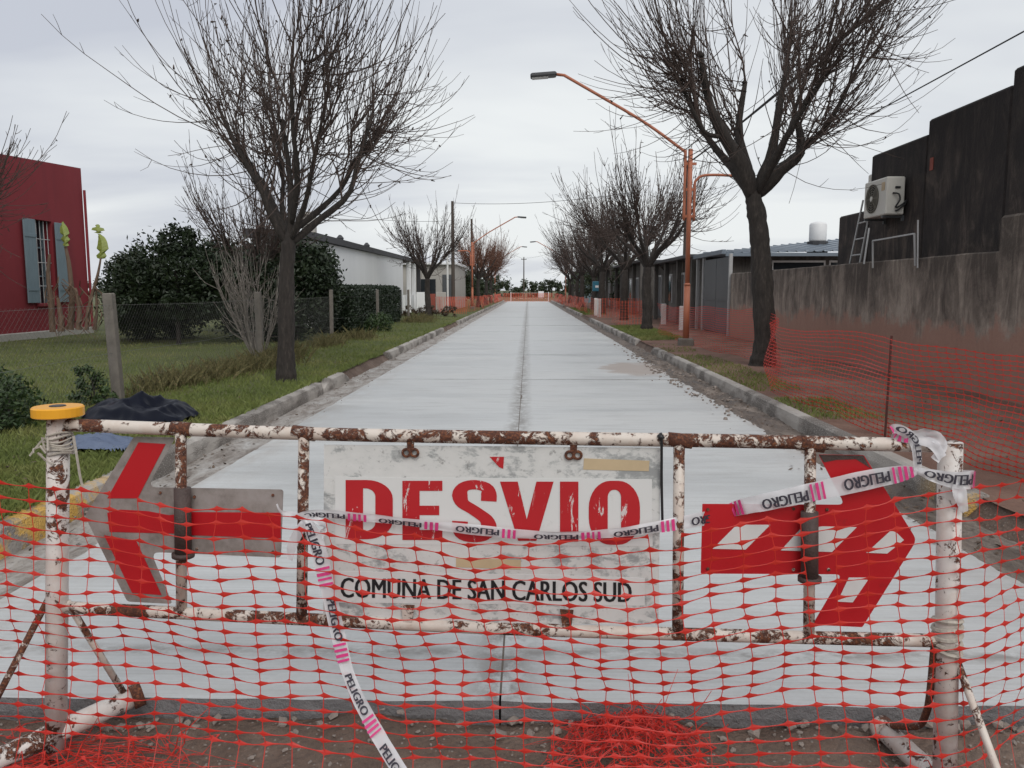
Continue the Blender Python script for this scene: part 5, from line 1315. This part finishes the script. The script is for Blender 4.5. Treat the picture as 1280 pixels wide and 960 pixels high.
# crumpled heaps of the same net on the dirt
def heap(c, sx, sy, h, n, label, sd_):
    random.seed(sd_); m = MB(); c = Vector(c)
    for k in range(n):
        ox, oy, ph = random.uniform(-1, 1), random.uniform(-1, 1), random.uniform(0, 50); a = random.uniform(0, 6.28); ca, sa = math.cos(a), math.sin(a)
        nc, nr = 9, 8
        def P(i, j):
            x, y = (i / nc - .5) * 1.5, (j / nr - .5) * 1.3
            x, y = x * ca - y * sa + ox * .45, x * sa + y * ca + oy * .45
            x += .5 * nz(i * .5, j * .5, ph); y += .5 * nz(i * .5, j * .5, ph + 9)
            rr = min(1.0, math.sqrt(x * x + y * y)); X, Y = c.x + x * sx, c.y + y * sy
            z = z_dirt(X, Y) + .006 + h * (1 - rr ** 1.6) * (0.35 + .85 * abs(nz(i * .7, j * .7, ph + 20)) + .35 * k / n) + .012 * random.random()
            return Vector((X, Y, z))
        net_mesh(P, nc, nr, .006, .0015, .0014, True, .12, m)
    for k in range(n * 4):
        a = random.uniform(0, 6.28); rr = random.random() ** .6; p = c + Vector((math.cos(a) * sx * rr * .8, math.sin(a) * sy * rr * .8, 0)); p.z = z_dirt(p.x, p.y) + h * (1 - rr) * random.uniform(.5, 1.1) + .01
        e = rv3(.05); e.z = abs(e.z) * .5; m.tube(spline([p, p + e, p + e * 1.6 + rv3(.02), p + e * 2 + rv3(.04)], 7), [.0012, .003, .0022, .0018, .0016, .0014, .001], 4, False)
    tag(m.build('safety_net', 'net_plastic'), label, 'safety net')
hc = gnd(782, 950, -.11); heap((hc.x, hc.y - .02, 0), .27, .20, .17, 8, 'tangled heap of orange red net on the dirt below the board', 5)
hc = gnd(110, 975, -.11); heap((hc.x, hc.y, 0), .50, .22, .07, 5, 'crumpled orange red net lying round the foot of the yellow capped post', 8)
hc = gnd(1130, 985, -.11); heap((hc.x, hc.y - .1, 0), .5, .2, .05, 3, 'loose flattened orange red net round the foot of the right post', 9)
# roadside runs
def run(pts, label, step=.09, nr=21, H_=.95, mat='net_faded', hw=.006, thin=.0024, vth=.0016, zf=z_right, sag=.08, lean=0.0, rough=.05):
    cs = plan(pts, step); nc = len(cs) - 1; sd_ = random.uniform(0, 99)
    def P(c, r_):
        p = cs[c]; f = r_ / nr; g_ = zf(p.x, p.y)
        a = cs[min(c + 1, nc)] - cs[max(c - 1, 0)]; a.normalize(); n_ = Vector((-a.y, a.x, 0))
        zt = H_ - sag * (.5 + .9 * nz(c * step * .5, sd_, 0)) ; z = g_ + zt * (1 - f) + .03 * nz(c * step * 1.2, r_ * .25, sd_) + .01
        return Vector((p.x, p.y, max(g_ + .005, z))) + n_ * (rough * 2 * nz(c * step * .9, f * 1.6, sd_ + 3) + lean * (1 - f) + .03 * f * nz(c * step * 3, 1, sd_))
    tag(net_mesh(P, nc, nr, hw, thin, vth, False).build('safety_net', mat), label, 'safety net')
random.seed(88)
run([(3.95, 24.6), (4.02, 19.9), (4.42, 14.6), (3.95, 12.6), (3.25, 11.0), (3.22, 10.3), (3.36, 7.42), (3.75, 4.9), (4.1, 3.6)], 'orange net along the right kerb wrapped round the leaning tree', .09, 21, .97, 'net_plastic', .0072, .0062, .0026, sag=.10, rough=.09)
o = MB(); o.tube([(3.33, 7.42, .05), (3.34, 7.42, 1.08)], .011, 8); tag(o.build('stake', 'rebar'), 'thin rusty steel stake holding the orange net by the right kerb', 'stake')
run([(3.55, 34), (3.5, 31), (4.6, 30.9), (4.7, 33)], 'orange net closing the grass patch past the lamp post', .12, 16, .95, hw=.010, thin=.005, vth=.004)
run([(3.4, 44), (3.5, 40), (5.6, 39.6)], 'orange net on the right pavement by the marker posts', .14, 14, .95, hw=.012, thin=.007, vth=.005)
run([(3.3, 74), (3.5, 60), (3.4, 46)], 'long orange net sagging along the far right kerb', .2, 12, .9, hw=.02, thin=.012, vth=.007, rough=.15)
run([(3.3, 98), (3.5, 86), (3.3, 76)], 'far orange net at the right road end', .25, 10, .9, hw=.025, thin=.014, vth=.009, rough=.2)
run([(-3.45, 45.6), (-5.2, 46.2), (-5.0, 48.6), (-3.5, 49.5), (-3.4, 56)], 'orange net round the driveway in front of the beige house', .14, 13, .95, zf=z_left, hw=.012, thin=.007, vth=.005, rough=.1)
run([(-3.4, 58), (-3.6, 66), (-3.35, 76)], 'orange net along the left kerb beneath the reddish trees', .2, 12, .9, zf=z_left, hw=.02, thin=.012, vth=.008, rough=.15)
run([(-3.3, 79), (-3.5, 90), (-3.3, 100)], 'far orange net along the left road end', .25, 10, .9, zf=z_left, hw=.025, thin=.014, vth=.009, rough=.2)
run([(-3.2, 102.8), (3.2, 102.8)], 'orange net stretched across the far road barrier', .22, 10, 1.05, zf=lambda x, y: 0.0, hw=.025, thin=.014, vth=.009)

# ================================================================== DANGER TAPE
TXT = text_mesh('PELIGRO')
class Ribbon:
    def __init__(s, pts, n=70):      # pts: (point, width, side direction)
        P = spline([p[0] for p in pts], n); Wd = spline([Vector((p[1], 0, 0)) for p in pts], n); S = spline([p[2] for p in pts], n)
        s.n = n; s.P = P; s.W = [max(.004, q.x) for q in Wd]; s.S = []; s.N = []; s.L = [0]
        for i in range(n):
            t = (P[min(i + 1, n - 1)] - P[max(i - 1, 0)]).normalized(); d = S[i] - t * S[i].dot(t); d.normalize(); s.S.append(d); s.N.append(d.cross(t))
            if i: s.L.append(s.L[-1] + (P[i] - P[i - 1]).length)
    def at(s, l, w_, off=0.0):
        l = min(max(l, 0), s.L[-1] - 1e-6); i = 0
        lo, hi = 0, s.n - 1
        while hi - lo > 1:
            m_ = (lo + hi) // 2
            if s.L[m_] <= l: lo = m_
            else: hi = m_
        f = (l - s.L[lo]) / max(1e-9, s.L[hi] - s.L[lo])
        n_ = s.N[lo].lerp(s.N[hi], f)
        if n_.y > 0: n_ = -n_
        return s.P[lo].lerp(s.P[hi], f) + s.S[lo].lerp(s.S[hi], f) * (w_ * (s.W[lo] + (s.W[hi] - s.W[lo]) * f)) + n_ * off
def tape(pieces, label, flip=1):
    t = thing('danger_tape', pieces[0][0].P[0], label, 'tape')
    m = MB()
    for rb, pr in pieces:
        o = len(m.v); K = 4
        for i in range(rb.n):
            for k in range(K + 1):
                w_ = k / K - .5; m.v.append(rb.P[i] + rb.S[i] * (w_ * rb.W[i]) + rb.N[i] * (.006 * nz(i * .22, k * .8, o * .01)))
        for i in range(rb.n - 1):
            for k in range(K): a = o + i * (K + 1) + k; m.f.append((a, a + 1, a + K + 2, a + K + 1))
    film = m.build('film', 'tape_white', t, True)
    for rb, pr in pieces:
        if not pr: continue
        l = .02; TL = .135
        while l + .05 < rb.L[-1]:
            if l + TL < rb.L[-1]:
                mt = MB(); lift = random.uniform(-.08, .08)
                for k in range(4):
                    vs = []
                    for x, y in TXT[0]:
                        X, Y = (x * TL, (y - .5) * .58 + lift) if pr > 0 else (TL - x * TL, (.5 - y) * .58 + lift)
                        vs.append(rb.at(l + X + k * .0011, Y * flip, .0085 + k * .0001))
                    mt.add(vs, TXT[1])
                mt.build('word', 'tape_ink', film)
            l += TL + .012
            for k in range(random.choice((3, 4, 4))):
                a = l + k * .017; b = a + .011 * random.uniform(.6, 1)
                if b < rb.L[-1]:
                    mm_ = MB(); mm_.add([rb.at(a, -.47, .0075), rb.at(b, -.47, .0075), rb.at(b, .47, .0075), rb.at(a, .47, .0075)], [(0, 1, 2, 3)]); mm_.build('bar', 'tape_magenta', film)
            l += .10
S1 = UP + bn * .25
T1 = Ribbon([(BP(372, 646, .035), .02, S1), (BP(395, 642, .032), .030, S1), (BP(450, 646, .034), .027, S1), (BP(530, 655, .036), .029, S1), (BP(600, 663, .038), .034, UP), (BP(680, 669, .04), .028, S1), (BP(760, 667, .04), .030, S1), (BP(820, 659, .035), .036, UP), (BP(870, 650, -.005), .045, UP), (BP(890, 646, -.028), .045, UP), (BP(915, 637, -.024), .045, UP), (BP(935, 632, .012), .05, UP), (BP(975, 624, .03), .056, UP), (BP(1020, 614, .03), .058, UP), (BP(1075, 602, .025), .062, UP), (BP(1125, 592, .025), .05, UP), (BP(1147, 588, .03), .022, UP)], 150)
T2 = Ribbon([(BP(1147, 588, .03), .02, UP), (BP(1165, 594, .05), .035, UP + bdir * .2), (BP(1192, 600, .058), .05, UP), (BP(1211, 600, .045), .055, UP), (BP(1214, 598, -.01), .05, UP), (BP(1190, 597, -.05), .05, UP)], 40)
T3 = Ribbon([(BP(1147, 588, .032), .02, bdir), (BP(1146, 565, .03), .028, bdir), (BP(1141, 548, .028), .03, bdir + UP * .4), (BP(1125, 537, .03), .03, UP), (BP(1116, 537, .02), .028, UP), (BP(1122, 545, .012), .03, UP), (BP(1145, 548, .03), .035, UP + bdir * .5), (BP(1165, 555, .05), .03, bdir + UP), (BP(1178, 572, .055), .028, bdir + UP * .3)], 60)
T4 = Ribbon([(BP(1140, 545, .03), .03, UP), (BP(1158, 541, .04), .03, UP + bn * .5), (BP(1172, 548, .05), .034, UP), (BP(1180, 558, .05), .02, bdir + UP), (BP(1168, 575, .055), .03, bdir)], 40)
T5 = Ribbon([(BP(1196, 604, .06), .03, UP), (BP(1200, 617, .06), .04, bdir), (BP(1206, 640, .05), .02, bdir)], 20)
tape([(T1, -1), (T2, -1), (T3, 1), (T4, 0), (T5, 0)], 'white danger tape printed PELIGRO stretched and knotted across the barrier')
T6 = Ribbon([(BP(384, 646, .05), .02, bdir), (BP(390, 665, .055), .045, bdir), (BP(399, 690, .06), .05, bdir), (BP(412, 745, .075), .048, bdir + UP * .1), (BP(424, 800, .09), .046, bdir + UP * .2), (BP(438, 850, .11), .04, bdir + UP * .3), (BP(462, 900, .16), .046, bdir + UP * .45), (BP(485, 940, .22), .046, bdir + UP * .5), (BP(512, 985, .30), .046, bdir + UP * .5), (BP(520, 1010, .40), .046, bdir + UP * .3)], 80)
T7 = Ribbon([(BP(384, 648, .05), .02, UP), (BP(376, 660, .055), .03, bdir), (BP(366, 680, .05), .032, bdir), (BP(362, 700, .045), .02, bdir)], 24)
T8 = Ribbon([(BP(384, 648, .05), .02, UP), (BP(368, 644, .05), .02, UP), (BP(352, 640, .06), .012, UP), (BP(346, 630, .06), .008, UP)], 16)
T9 = Ribbon([(BP(383, 650, .052), .02, bdir), (BP(388, 660, .06), .03, bdir), (BP(402, 668, .055), .022, UP), (BP(404, 656, .05), .024, UP), (BP(392, 648, .055), .02, UP)], 24)
tape([(T6, 1), (T7, 0), (T8, 0), (T9, 0)], 'white danger tape printed PELIGRO hanging down from the upright to the dirt')

for o_ in list(bpy.data.objects):
    if '_o' in o_: del o_['_o']
